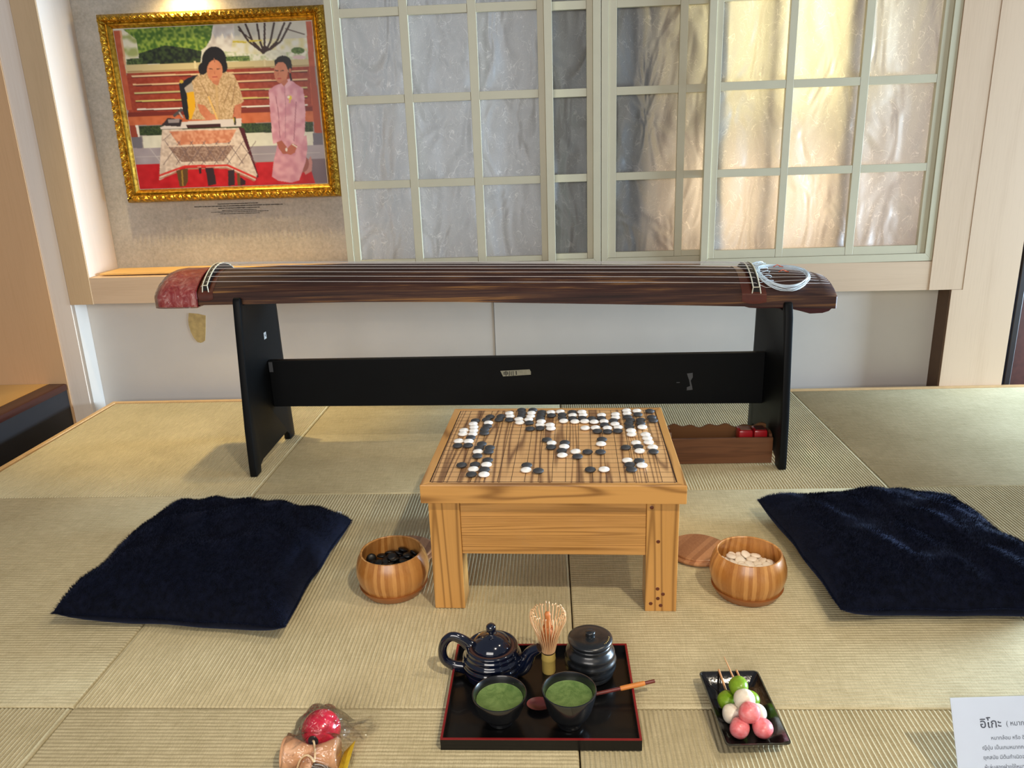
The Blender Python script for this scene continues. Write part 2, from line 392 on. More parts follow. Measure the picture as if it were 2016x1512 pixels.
def text_mesh(body, size, name, mat, parent, mw, bold=0):
    cu = bpy.data.curves.new('t', 'FONT'); cu.body = body; cu.size = size; cu.offset = bold; cu.resolution_u = 3
    to = bpy.data.objects.new('t', cu); COL.objects.link(to); bpy.context.view_layer.update()
    dg = bpy.context.evaluated_depsgraph_get(); me = bpy.data.meshes.new_from_object(to.evaluated_get(dg))
    bpy.data.objects.remove(to); me.materials.clear(); me.materials.append(mat); me.name = name
    me.transform(mw); o = bpy.data.objects.new(name, me); COL.objects.link(o)
    if parent is not None: o.parent = parent
    return o

# ------------------------------------------------------------ setting
FY = 1.76           # front plane of the wall surround
GY = 1.97           # recessed grey wall
struct(MB().box(-4, 4, -3, 4, -.42, -.40).build('floor', M['floor']))
# platform under the mats
struct(MB().box(-1.765, 2.7, -.9, 1.742, -.40, -.0335).build('trim_1', M['trim_wood']))
pe = MB(); pe.box(-1.783, -1.7655, -.9, 1.7595, -.40, .003); pe.box(-1.7655, 2.7, 1.7425, 1.7595, -.12, .003)
struct(pe.build('trim_2', M['trim_wood'], bevel=.002))
def mat_mesh(x0, x1, y0, y1, along):
    g = .0012; x0 += g; x1 -= g; y0 += g; y1 -= g; mb = MB(); A = .00105 if along == 'Y' else .0004; pitch = .0079
    U0, U1, V0, V1 = (x0, x1, y0, y1) if along == 'Y' else (y0, y1, x0, x1)   # U across the ribs, V along them
    n = round((U1-U0)/pitch); us = [(U0 + (U1-U0)*i/(n*8), -A*(1-math.cos(2*PI*i/8))) for i in range(n*8+1)]
    ed = .004; prof = [(U0, -.03), (U0, -ed)] + [(u, z - (ed*max(0, 1-min(u-U0, U1-u)/ed)**2*.8)) for u, z in us] + [(U1, -ed), (U1, -.03)]
    vv = [(V0, -.004), (V0+.0012, -.0012), (V0+.004, -.0001), (V1-.004, -.0001), (V1-.0012, -.0012), (V1, -.004)]
    vs = []; nu = len(prof)
    for v, dz in vv:
        for u, z in prof:
            zz = z+dz if z > -.02 else z
            vs.append((u, v, zz) if along == 'Y' else (v, u, zz))
    fs = [(j*nu+i, j*nu+i+1, (j+1)*nu+i+1, (j+1)*nu+i) for j in range(len(vv)-1) for i in range(nu-1)]
    k = len(vs)
    for v in (V0, V1):
        base = 0 if v == V0 else (len(vv)-1)*nu
        fs.append(tuple(base+i for i in range(nu)))
    fs.append((0, (len(vv)-1)*nu, len(vv)*nu-1, nu-1))
    return mb.add(vs, fs)
D = .868
cols = [(-1.764, -.88), (-.88, 0), (0, .88), (.88, 1.76), (1.76, 2.64)]
rows = [(D, 2*D+.004), (0, D), (-D, 0)]
cn = ['leftmost', 'second from left', 'third from left', 'fourth from left', 'fifth from left']; rn = ['row by the wall', 'middle row', 'front row']
seen = {}
for j, (y0, y1) in enumerate(rows):
    for i, (x0, x1) in enumerate(cols):
        if i == 4 and j == 1: pass
        al = 'Y' if (i+j) % 2 == 0 else 'X'
        o = mat_mesh(x0, x1, y0, y1, al).build('tatami_mat', M['tat_y'] if al == 'Y' else M['tat_x'], smooth=50)
        rib = 'lengthwise ribs' if al == 'Y' else 'sideways ribs'
        tag(o, 'rush tatami square, %s, %s of the %s' % (rib, cn[i], rn[j]), 'tatami mat', 'tatami mats on the platform')

# back wall pieces
zt = lambda x: .4850 - .0067*x; zb = lambda x: .3825 - .0085*x
x0, x1 = -1.877, 1.465
wb = MB()
struct(MB().box(-1.865, 1.46, 1.84, 1.86, -.40, .45).build('wall_back', M['white_panel']))
gr = MB().box(-.2495, -.247, 1.8385, 1.8402, -.2, .45).build('panel_seam', plain('seam_shadow', srgb(120, 112, 104), .7), bpy.data.objects['wall_back'])
sp = [(372, 618), (390, 616), (405, 620), (405, 665), (398, 671), (385, 675), (377, 655), (372, 636)]
st = MB().prism([(-1.456, .338), (-1.42, .334), (-1.39, .326), (-1.399, .267), (-1.407, .226), (-1.416, .219), (-1.427, .216), (-1.440, .220), (-1.452, .238), (-1.460, .262), (-1.464, .289), (-1.463, .31)], 1.8385, 1.8399, 'Y').build('bare_patch', M['stain'], bpy.data.objects['wall_back'])
st['label'] = 'bare brown patch of missing paint'
struct(MB().box(-1.90, 1.60, GY, GY+.02, .40, 2.3).build('wall_rear', M['wallpaper']))
# surround: beam with ledge, posts
n = MB()
vs = []
for x in (-1.785, .0, 1.352):
    vs += [(x, FY, zb(x)), (x, FY, zt(x)), (x, 1.9695, zt(x)+.002), (x, 1.9695, zb(x))]
fs = [(0, 1, 2, 3), (8, 11, 10, 9)]
for k in (0, 4):
    for i in range(4): fs.append((k+i, k+4+i, k+4+(i+1) % 4, k+(i+1) % 4))
n.add(vs, fs); struct(n.build('trim_3', M['frame_h']))
struct(MB().box(-1.765, -.80, 1.80, 1.95, zt(-1.2)+.0075, zt(-1.2)+.014).build('trim_4', M['bench_top'], bevel=.001))
struct(MB().box(-1.877, -1.7855, FY-.002, 1.9695, zb(-1.8)-.002, 2.3).build('trim_5', [M['post_l']], bevel=.0008))
struct(MB().box(-1.7853, -1.7835, FY+.002, 1.9694, .499, 2.3).build('trim_6', M['jamb']))
struct(MB().box(1.3525, 1.4725, FY-.002, 1.9695, zb(1.4), 2.3).build('trim_7', M['frame_v'], bevel=.0008))
rp = MB(); rp.box(1.473, 1.663, FY-.003, 1.96, zb(1.47), 2.3); rp.box(1.434, 1.663, FY-.003, 1.96, -.4, zb(1.47)); struct(rp.build('trim_8', M['frame_v']))
struct(MB().box(1.428, 1.4338, FY+.0, 1.84, -.4, zb(1.43)-.001).build('trim_9', M['return_shade']))  # return of the recess, its shade put into the dark brown
# left return of the recess, pinkish strip, plywood wall
struct(MB().box(-1.8785, -1.8655, FY+.004, 1.86, -.4, zb(-1.87)-.003).build('trim_10', M['white_panel']))
struct(MB().box(-1.952, -1.8785, FY, 1.80, -.4, 2.3).build('trim_11', M['jamb']))
struct(MB().box(-3.6, -1.953, FY-.004, 1.79, -.4, 2.3).build('wall_left', M['plywood']))
# raised step box at far left
sb = thing('step_box', 'low box seat with yellow wood top, dark brown edge and charcoal side', 'step box')
MB().box(-3.4, -1.985, .2, 1.754, -.4, .068).build('body', M['black_panel'], sb)
MB().box(-3.4, -2.03, .2, 1.754, .0682, .082).build('top', M['bench_top'], sb)
MB().box(-2.03, -1.953, .2, 1.754, .055, .084).build('edge_strip', M['nosing'], sb, bevel=.008, smooth=40)
sb.children[0].data.transform(Matrix.Translation((.025, 0, 0)))

# ---- shoji sliding doors
RZ = [.535, .793, 1.083, 1.364, 1.645, 1.93]
def shoji(name, x0, x1, y, colx, zbot, outer_l, outer_r, label):
    """frame mesh (mitred outer frame, inner stiles, bars) + paper child; colx = list of paper openings"""
    mb = MB(); zt_ = 2.25; T = .026
    xo0, xo1 = x0 + outer_l, x1 - outer_r
    if outer_l: mb.prism([(x0, zbot), (xo0, zbot+.027), (xo0, zt_), (x0, zt_)], y, y+T, 'Y')
    if outer_r: mb.prism([(x1, zbot), (xo1, zbot+.027), (xo1, zt_), (x1, zt_)], y, y+T, 'Y')
    mb.prism([(x0, zbot), (x1, zbot), (xo1, zbot+.027), (xo0, zbot+.027)], y, y+T, 'Y')
    yi = y + .005; edges = [xo0] + [e for c in colx for e in c] + [xo1]
    for a, b in zip(edges[0::2], edges[1::2]): mb.box(a+.0006, b-.0006 if b == xo1 else b, yi, yi+.018, zbot+.0275, zt_)
    for a, b in colx:
        mb.box(a, b, yi+.0003, yi+.0177, zbot+.0275, RZ[0])
        for z in RZ[1:]: mb.box(a, b, yi+.0003, yi+.0177, z, z+.0272)
    o = struct(mb.build(name, M['shoji'], bevel=.0009)); o['label'] = label
    pa, pb = xo0+.004, xo1-.004; ph = random.random()*9
    def fn(u, v):
        x = pa + (pb-pa)*u; z = zbot+.03 + (zt_-zbot-.04)*v
        d = .0026*math.sin(31*x+ph+3.1*math.sin(5*z+ph)) + .0017*math.sin(57*x-4*z*z+ph*2+2*math.sin(9*z))*1.0
        d += .0012*math.sin(13*z+8*x+ph)
        return (x, yi+.0245 + d, z)
    MB().grid(fn, max(12, int((pb-pa)*120)), 140).build('washi_paper', M['paper'], o, smooth=80)
    return o
shoji('door_1', -.782, -.006, FY+.001, [(-.733, -.528), (-.498, -.294), (-.263, -.057)], .488, .025, .028, 'leftmost sliding paper screen, in front')
shoji('door_2', -.030, .1615, FY+.036, [(-.02, .112)], .487, 0, .0275, 'narrow strip of paper screen behind the leftmost one')
shoji('door_3', .1635, .60, FY+.036, [(.217, .432), (.459, .572)], .487, .024, 0, 'sliding paper screen right of the centre gap, behind')
shoji('door_4', .523, 1.3515, FY+.001, [(.571, .792), (.818, 1.041), (1.07, 1.296)], .478, .025, .027, 'rightmost sliding paper screen, in front, glowing yellow')
struct(MB().box(.1616, .1634, FY+.05, FY+.08, .487, 2.25).build('gap_shade', M['cab_dark']))  # dark strip standing for the shade in the gap between screens
# cavity behind the screens: added partitions and studs shade the paper; lit warm on the right, cool on the left
struct(MB().box(-.86, -.83, 1.90, 2.5, .4, 2.3).build('trim_13', M['white_panel'])) if False else None
cv = MB(); cv.box(.33, .36, 1.845, 1.968, .49, 2.3); cv.box(-.045, -.03, 1.845, 1.968, .49, 2.3)
struct(cv.build('trim_13', M['frame_v']))
sd = MB(); sd.box(.738, .768, 1.812, 1.845, .49, 2.3); sd.box(1.0, 1.04, 1.812, 1.845, .49, 2.3); struct(sd.build('trim_14', M['frame_v']))
struct(MB().box(-.03, .33, 1.93, 1.968, .49, 2.3).build('trim_15', M['black_panel']))
light('AREA', 'lamp_behind_screen_upper', (.83, 1.955, 1.38), (.83, 1.0, 1.38), 4.3, (1, .84, .40), .46, .75)
light('AREA', 'lamp_behind_screen_lower', (.78, 1.955, .72), (.78, 1.0, .68), 2.1, (1, .74, .46), .6, .35)
light('AREA', 'added_fill_behind_screen_side', (1.2, 1.955, .95), (1.2, 1.0, .95), .7, (1, .90, .86), .25, .9)  # added fill that lightens the right-hand paper column
light('AREA', 'added_cool_fill_left_screen', (-.42, 1.955, 1.0), (-.42, 1.0, 1.0), 1.5, (.86, .93, 1), .7, 1.1)  # added cool fill to brighten the left paper, no source there

# right beyond the post: dark cabinet with a glossy blue strip
cb = thing('display_cabinet', 'dark red-brown cabinet edge beyond the right wooden post', 'cabinet')
MB().box(1.86, 2.5, 2.05, 2.5, -.4, 2.0).build('body', M['cab'], cb)
MB().box(1.835, 1.86, 2.03, 2.08, -.4, 2.0).build('edge_frame', M['cab_dark'], cb, bevel=.003)
MB().box(1.73, 1.834, 2.06, 2.09, -.4, .36).build('blue_strip', M['bluefoil'], cb)
MB().box(1.73, 1.834, 2.06, 2.09, .3605, 2.0).build('smoky_panel', M['brownglass'], cb)

# ------------------------------------------------------------ picture in gilt frame
fx0, fx1, fz0, fz1 = -1.683, -.832, .761, 1.441
pf = thing('framed_photograph', 'framed photograph in ornate gold frame hanging on the grey wall', 'picture', (0, 0, 0))
def frame_mesh():
    W = .05; prof = [(0, 0), (.002, .022), (.008, .036), (.016, .043), (.024, .041), (.030, .030), (.034, .026), (.037, .030), (.041, .026), (.046, .019), (.05, .012)]
    mb = MB(); P = []
    for u in range(len(prof)-1):
        for k in range(3): t = k/3; P.append((prof[u][0]*(1-t)+prof[u+1][0]*t, prof[u][1]*(1-t)+prof[u+1][1]*t))
    P.append(prof[-1])
    sides = [((fx0, fz0), (fx1, fz0), (0, 1)), ((fx1, fz0), (fx1, fz1), (-1, 0)), ((fx1, fz1), (fx0, fz1), (0, -1)), ((fx0, fz1), (fx0, fz0), (1, 0))]
    for (a, b, nn) in sides:
        L = math.hypot(b[0]-a[0], b[1]-a[1]); tx, tz = (b[0]-a[0])/L, (b[1]-a[1])/L; nl = int(L/.0022); vs = []
        for i in range(nl+1):
            for (d, h) in P:
                s = d + (L-2*d)*i/nl                      # mitred ends
                k = min(s, L-s)
                orn = 0
                if .004 < d < .031:
                    q = (d-.0175)/.0135; ph = s*2*PI/.034
                    vine = math.exp(-((q - .55*math.sin(ph))/.28)**2)
                    leaf = max(0, math.cos(2*ph+.9+3*q))*math.exp(-((q + .5*math.sin(ph))/.4)**2)
                    orn = .0065*vine + .006*leaf + .0015*math.sin(ph*5+q*9) - .003
                vs.append((a[0]+tx*s+nn[0]*d, GY-.0005-h-orn, a[1]+tz*s+nn[1]*d))
        m = len(P); mb.add(vs, [(i*m+j, i*m+j+1, (i+1)*m+j+1, (i+1)*m+j) for i in range(nl) for j in range(m-1)])
    return mb
frame_mesh().build('gilt_frame', M['gold'], pf, smooth=60)
MB().box(fx0+.046, fx1-.046, GY-.012, GY-.003, fz0+.046, fz1-.046).build('mount', M['white_mat'], pf)

# the printed photograph: painted into vertex colours of one flat sheet
def make_print():
    NU, NV = 400, 320
    src = [(165, 180), (1590, 105), (1705, 1255), (365, 1300)]; dst = [(0, 0), (1, 0), (1, 1), (0, 1)]
    A = []
    for (x, y), (u, v) in zip(src, dst):
        A.append([x, y, 1, 0, 0, 0, -u*x, -u*y, -u]); A.append([0, 0, 0, x, y, 1, -v*x, -v*y, -v])
    Hm = np.linalg.svd(np.array(A, float))[2][-1].reshape(3, 3)
    def T(p):
        q = Hm @ np.array([p[0], p[1], 1.]); return q[0]/q[2]*NU, q[1]/q[2]*NV
    img = np.zeros((NV, NU, 3)); img[:] = (150, 142, 146)
    YY, XX = np.mgrid[0:NV, 0:NU].astype(float); XX += .5; YY += .5
    rng = np.random.default_rng(3)
    def smooth_noise(k):
        g = rng.random((NV//k+3, NU//k+3)); yi, xi = YY/k, XX/k; a, b = yi.astype(int), xi.astype(int); fy, fx = yi-a, xi-b
        return g[a, b]*(1-fy)*(1-fx)+g[a+1, b]*fy*(1-fx)+g[a, b+1]*(1-fy)*fx+g[a+1, b+1]*fy*fx
    N = {k: smooth_noise(k) for k in (2, 4, 8, 20)}
    def mask(pts):
        P = [T(p) for p in pts]; m = np.zeros((NV, NU), bool); n = len(P)
        for i in range(n):
            (x1, y1), (x2, y2) = P[i], P[(i+1) % n]
            if y1 == y2: continue
            c = ((YY > y1) != (YY > y2)) & (XX < (x2-x1)*(YY-y1)/(y2-y1)+x1); m ^= c
        return m
    def fill(m, c, k=0, amp=0, c2=None):
        if c2 is not None:
            t = np.clip((N[k]-.5)*2.2+.5, 0, 1)[..., None]; v = np.array(c)*(1-t)+np.array(c2)*t; img[m] = v[m]
        else:
            v = np.ones((NV, NU, 1))*np.array(c, float)
            if k: v = v + ((N[k]-.5)*amp)[..., None]
            img[m] = v[m]
    def poly(pts, c, k=0, amp=0, c2=None): fill(mask(pts), c, k, amp, c2)
    def ell(cx, cy, rx, ry, c, rot=0, k=0, amp=0, c2=None):
        poly([(cx+rx*math.cos(t)*math.cos(rot)-ry*math.sin(t)*math.sin(rot), cy+rx*math.cos(t)*math.sin(rot)+ry*math.sin(t)*math.cos(rot)) for t in np.linspace(0, 2*PI, 28)[:-1]], c, k, amp, c2)
    def line(pts, wd, c):
        for (xa, ya), (xb, yb) in zip(pts, pts[1:]):
            L = math.hypot(xb-xa, yb-ya) or 1; nx, ny = -(yb-ya)/L*wd/2, (xb-xa)/L*wd/2
            poly([(xa+nx, ya+ny), (xb+nx, yb+ny), (xb-nx, yb-ny), (xa-nx, ya-ny)], c)
    # garden behind
    poly([(150, 160), (1600, 90), (1620, 430), (240, 460)], (214, 212, 200), 20, 40)
    poly([(230, 200), (420, 170), (420, 330), (250, 420)], (168, 178, 110), c2=(232, 228, 206), k=8)
    poly([(880, 150), (1030, 140), (1040, 380), (820, 400), (830, 320)], (206, 196, 190), c2=(236, 232, 226), k=8)
    poly([(1020, 250), (1560, 230), (1560, 360), (1000, 380)], (222, 214, 160), c2=(236, 234, 220), k=8)
    poly([(235, 180), (880, 140), (865, 240), (830, 300), (760, 350), (560, 300), (500, 330), (420, 360), (350, 350), (330, 250)], (74, 112, 34), c2=(150, 176, 70), k=4)
    poly([(350, 350), (540, 290), (700, 310), (800, 330), (790, 415), (350, 425)], (26, 34, 24), c2=(58, 74, 40), k=4)
    poly([(262, 390), (380, 380), (380, 425), (264, 430)], (44, 60, 34), c2=(90, 110, 60), k=2)
    for e in ((1060, 150), (1110, 130), (1195, 130), (1250, 122), (1320, 120), (1395, 120), (1440, 118)):
        mid = ((1250+e[0])/2+(e[0]-1250)*.12, 255); line([(1250, 345), mid, e], 15, (62, 40, 34))
    line([(1250, 350), (1250, 290)], 34, (58, 38, 32)); line([(1400, 165), (1540, 205)], 8, (84, 62, 50)); line([(1060, 175), (1170, 255)], 9, (66, 44, 36))
    line([(1020, 260), (1120, 265)], 12, (210, 190, 50)); line([(1140, 255), (1230, 250)], 10, (210, 190, 60))
    poly([(830, 350), (960, 330), (1200, 350), (1560, 320), (1562, 400), (830, 420)], (190, 200, 158), c2=(238, 236, 220), k=4)
    poly([(940, 370), (1140, 360), (1145, 395), (960, 402)], (70, 98, 44), c2=(128, 150, 80), k=2)
    ell(1330, 350, 80, 34, (222, 222, 206), k=4, amp=30); ell(1490, 320, 50, 24, (90, 118, 52), k=2, amp=60); ell(1500, 368, 50, 14, (222, 196, 196))
    poly([(255, 432), (1570, 380), (1578, 440), (262, 490)], (208, 192, 146)); line([(750, 400), (756, 470)], 16, (226, 212, 168)); line([(1250, 385), (1254, 450)], 14, (222, 208, 166)); line([(270, 480), (1575, 424)], 8, (168, 140, 96))
    # bench
    poly([(265, 488), (1580, 430), (1650, 800), (285, 800)], (156, 62, 40), 4, 26)
    for a, b, cc in ((510, 462, (232, 200, 160)), (570, 522, (228, 190, 150)), (628, 582, (196, 186, 132)), (684, 645, (214, 202, 120)), (743, 704, (232, 224, 216))):
        line([(300+(a-510)*.18, a), (1560, b)], 10, cc); line([(300+(a-510)*.18, a+9), (1560, b+9)], 8, (104, 36, 26))
    poly([(275, 790), (1640, 738), (1650, 820), (282, 855)], (196, 104, 64), 8, 24); poly([(275, 765), (1640, 715), (1642, 745), (278, 795)], (120, 42, 30))
    poly([(355, 858), (1600, 822), (1600, 892), (362, 926)], (34, 50, 28), c2=(66, 84, 44), k=2)
    poly([(380, 926), (1600, 892), (1640, 990), (390, 1012)], (216, 216, 204), 8, 16)
    poly([(168, 190), (212, 190), (305, 745), (262, 750)], (190, 92, 60), 8, 20); poly([(212, 190), (226, 190), (262, 430), (248, 430)], (222, 170, 130))
    poly([(1548, 110), (1592, 108), (1632, 700), (1590, 705)], (186, 88, 56), 8, 20); poly([(1575, 430), (1612, 430), (1665, 905), (1610, 900)], (168, 74, 48))
    poly([(288, 855), (330, 853), (350, 935), (300, 938)], (150, 66, 44)); poly([(330, 853), (350, 853), (362, 935), (350, 935)], (232, 228, 222))
    poly([(300, 938), (375, 935), (382, 1012), (312, 1015)], (110, 108, 122)); poly([(1598, 905), (1665, 900), (1672, 985), (1602, 988)], (112, 108, 124))
    poly([(310, 1014), (1690, 985), (1700, 1090), (320, 1126)], (158, 150, 162), 20, 26); line([(330, 1075), (1650, 1040)], 4, (190, 184, 190)); line([(430, 1010), (520, 1120)], 4, (192, 186, 192))
    poly([(326, 1126), (1590, 1100), (1625, 1262), (356, 1305)], (186, 18, 26), 8, 30)
    poly([(1560, 1085), (1700, 1080), (1712, 1262), (1618, 1262)], (116, 100, 112), 20, 20)
    # chair
    poly([(636, 560), (700, 520), (770, 495), (795, 530), (720, 570), (690, 600), (725, 812), (688, 812), (664, 740), (650, 640)], (30, 32, 38))
    poly([(676, 590), (735, 545), (750, 610), (690, 625)], (176, 166, 156)); poly([(693, 622), (752, 614), (756, 750), (728, 810), (712, 812)], (226, 172, 24)); ell(655, 545, 14, 12, (204, 170, 60))
    # seated person writing
    poly([(730, 545), (790, 480), (840, 470), (960, 466), (1030, 495), (1062, 560), (1102, 680), (1060, 722), (1030, 730), (1022, 810), (728, 812), (760, 720), (745, 620)], (176, 146, 106), c2=(212, 184, 150), k=2)
    line([(905, 560), (915, 800)], 16, (198, 166, 122)); line([(800, 560), (870, 690), (900, 740)], 6, (150, 118, 84)); line([(1010, 560), (960, 700)], 6, (150, 118, 84)); line([(1040, 560), (1015, 710)], 5, (140, 108, 76))
    poly([(768, 700), (822, 712), (870, 770), (925, 805), (890, 832), (838, 818), (790, 765)], (198, 122, 90), 4, 20); poly([(1036, 712), (1086, 694), (1080, 810), (1028, 812)], (192, 116, 88), 4, 20)
    ell(888, 392, 88, 96, (26, 20, 22)); ell(808, 452, 34, 44, (28, 22, 24)); ell(955, 438, 30, 44, (26, 20, 22)); poly([(780, 470), (800, 450), (812, 490), (790, 500)], (30, 24, 24))
    ell(893, 468, 56, 78, (206, 134, 100), k=8, amp=14); poly([(832, 400), (890, 388), (950, 400), (956, 352), (830, 352)], (26, 20, 22)); line([(888, 380), (892, 408)], 5, (150, 100, 80))
    line([(848, 452), (878, 456)], 6, (70, 40, 34)); line([(905, 456), (934, 452)], 6, (70, 40, 34)); line([(892, 470), (892, 492)], 6, (182, 108, 80)); line([(874, 512), (912, 510)], 7, (168, 66, 60)); poly([(868, 540), (930, 535), (915, 572), (888, 560)], (190, 120, 90))
    ell(884, 800, 28, 26, (206, 136, 104)); line([(848, 648), (922, 832)], 12, (224, 184, 112)); line([(915, 818), (928, 838)], 10, (50, 34, 34))
    # table, paper, boxes
    poly([(506, 868), (600, 832), (1086, 802), (1084, 856), (700, 874), (512, 882)], (214, 206, 208)); poly([(512, 855), (560, 800), (664, 812), (650, 862)], (52, 42, 46)); poly([(560, 812), (644, 806), (640, 832), (566, 838)], (150, 140, 146))
    line([(600, 790), (660, 740)], 22, (80, 74, 76)); line([(640, 760), (668, 800)], 10, (176, 170, 172)); poly([(690, 850), (936, 838), (940, 862), (700, 874)], (62, 28, 28)); line([(1036, 792), (1040, 850)], 16, (52, 48, 30)); line([(1030, 800), (1032, 830)], 6, (200, 186, 50))
    poly([(1064, 862), (1104, 872), (1210, 1210), (1186, 1232)], (78, 20, 30))
    poly([(520, 884), (1066, 868), (1198, 1195), (1186, 1236), (990, 1148), (682, 1142), (502, 1238), (506, 1100)], (196, 178, 168), c2=(222, 206, 196), k=4)
    poly([(570, 895), (1050, 880), (1004, 972), (640, 992)], (196, 124, 94), c2=(216, 156, 128), k=4); poly([(566, 1006), (1036, 992), (960, 1100), (660, 1110)], (126, 98, 88), c2=(166, 140, 130), k=2)
    for q in range(7):
        a = 540+q*90; line([(a, 960+q*2), (a+110, 1120)], 5, (118, 98, 100)); line([(a+110, 960), (a-10, 1130)], 5, (118, 98, 100))
    line([(525, 960), (590, 905)], 4, (120, 96, 96)); line([(560, 1000), (1030, 985)], 6, (218, 196, 182))
    line([(500, 1205), (684, 1138), (990, 1132), (1192, 1220)], 14, (206, 50, 42)); line([(506, 1226), (690, 1156), (980, 1150), (1180, 1240)], 8, (170, 120, 100))
    poly([(622, 1168), (704, 1152), (706, 1240), (690, 1275), (648, 1282)], (94, 66, 30)); line([(662, 1165), (670, 1275)], 10, (160, 126, 50)); line([(1062, 1185), (1072, 1272)], 22, (100, 72, 34))
    poly([(828, 1150), (888, 1150), (908, 1262), (850, 1276)], (50, 32, 36)); poly([(990, 1168), (1036, 1160), (1040, 1270), (992, 1276)], (52, 34, 38)); poly([(1078, 1210), (1116, 1240), (1114, 1268), (1080, 1272)], (52, 24, 30)); line([(790, 1150), (794, 1190)], 18, (60, 24, 28))
    # kneeling person in pink
    poly([(1530, 1165), (1556, 1110), (1582, 1062), (1594, 1110), (1590, 1170), (1545, 1195)], (186, 130, 128)); ell(1520, 1120, 50, 60, (150, 88, 82))
    poly([(1345, 960), (1552, 920), (1560, 1010), (1545, 1110), (1500, 1235), (1440, 1252), (1350, 1238), (1304, 1210), (1320, 1080), (1332, 1040)], (196, 134, 154), c2=(216, 160, 176), k=8)
    poly([(1280, 600), (1330, 568), (1392, 545), (1430, 520), (1480, 560), (1526, 586), (1536, 640), (1545, 760), (1540, 900), (1528, 950), (1512, 1002), (1450, 975), (1398, 950), (1372, 962), (1314, 980), (1300, 860), (1290, 740)], (204, 142, 162), c2=(224, 172, 188), k=8)
    line([(1330, 640), (1350, 760), (1362, 940)], 6, (172, 110, 130)); line([(1478, 680), (1470, 820), (1462, 960)], 7, (174, 112, 132)); line([(1392, 560), (1402, 700), (1400, 940)], 4, (176, 118, 138)); poly([(1390, 545), (1432, 516), (1440, 560), (1404, 590)], (226, 178, 194))
    ell(1434, 655, 13, 16, (226, 204, 70)); ell(1422, 650, 9, 9, (240, 238, 220)); line([(1436, 670), (1430, 690)], 7, (214, 190, 80))
    poly([(1338, 968), (1374, 955), (1410, 1000), (1440, 1050), (1384, 1052), (1352, 1010)], (168, 92, 74)); poly([(1450, 975), (1486, 992), (1470, 1040), (1440, 1058), (1410, 1050), (1416, 1010)], (178, 100, 80)); line([(1448, 980), (1486, 1004)], 8, (230, 214, 206)); ell(1408, 1020, 8, 14, (226, 214, 210))
    ell(1384, 412, 62, 56, (24, 18, 20)); poly([(1420, 380), (1448, 420), (1446, 468), (1420, 470)], (24, 18, 20)); line([(1432, 480), (1444, 535)], 14, (24, 18, 20)); ell(1368, 476, 50, 76, (202, 130, 102), k=8, amp=12)
    poly([(1320, 408), (1392, 402), (1430, 440), (1432, 380), (1360, 360), (1322, 390)], (24, 18, 20)); ell(1434, 462, 10, 16, (190, 116, 92)); line([(1326, 462), (1352, 466)], 7, (40, 22, 22)); line([(1364, 466), (1390, 462)], 7, (40, 22, 22)); line([(1350, 476), (1346, 500)], 5, (178, 104, 82)); line([(1344, 518), (1370, 518)], 7, (182, 60, 66)); poly([(1364, 545), (1410, 520), (1420, 540), (1390, 575)], (186, 112, 90))
    im = np.clip(img, 0, 255)/255; lin = np.where(im <= .04045, im/12.92, ((im+.055)/1.055)**2.4)
    # soften by one pixel
    pad = np.pad(lin, ((1, 1), (1, 1), (0, 0)), 'edge'); lin = (pad[1:-1, 1:-1]*2+pad[:-2, 1:-1]+pad[2:, 1:-1]+pad[1:-1, :-2]+pad[1:-1, 2:])/6
    X0, X1, Z0, Z1 = fx0+.052, fx1-.052, fz0+.052, fz1-.052
    mb = MB().grid(lambda u, v: (X0+(X1-X0)*u, GY-.0128, Z1-(Z1-Z0)*v), NU, NV)
    o = mb.build('printed_photo', [], pf); me = o.data
    ca = me.color_attributes.new('print_colour', 'FLOAT_COLOR', 'POINT')
    ca.data.foreach_set('color', np.concatenate([lin.reshape(-1, 3), np.ones((NU*NV, 1))], 1).ravel().astype(np.float32))
    t = NT('photo_print'); at = t.n('ShaderNodeVertexColor'); at.layer_name = 'print_colour'; t.l(at.outputs[0], t.b.inputs['Base Color']); t.set(Roughness=.35)
    me.materials.append(t.m)
    o['label'] = 'colour print of a person writing at a draped table and a person in pink kneeling'
make_print()
# caption lines stuck under the frame (too small to read in the photograph)
cp = MB(); rc = random.Random(4)
zc = .742
for xa, xb, z, th in ((-1.335, -1.175, .7575, .0042), (-1.43, -1.075, .7495, .0042), (-1.335, -1.17, .741, .0042), (-1.32, -1.185, .7325, .003), (-1.365, -1.135, .7265, .003), (-1.33, -1.172, .7195, .003)):
    x = xa
    while x < xb:
        l = rc.uniform(.002, .006); cp.box(x, x+l, GY-.0008, GY-.0001, z-th/2*rc.uniform(.5, 1), z+th/2*rc.uniform(.6, 1)); x += l+rc.choice([.0004, .0005, .0005, .0018])
cp_o = cp.build('wall_caption', M['caption']); tag(cp_o, 'tiny dark caption lettering on the grey wall below the framed photograph', 'caption')
cp_o.location.z = -.012
# picture light over the frame
pl = thing('picture_light', 'small bright lamp on the grey wall above the gold frame', 'lamp')
em = NT('lamp_glow'); em.b.inputs['Emission Color'].default_value = (1, .78, .36, 1); em.b.inputs['Emission Strength'].default_value = 14
MB().box(-1.40, -1.27, 1.90, 1.93, 1.497, 1.503).build('bulb', em.m, pl)
MB().box(-1.41, -1.26, 1.89, 1.969, 1.5035, 1.52).build('shade', M['gold_dark'], pl, bevel=.003)
light('AREA', 'picture_light_glow', (-1.335, 1.915, 1.495), (-1.335, 1.935, 0), 1.3, (1, .75, .34), .12, .03)

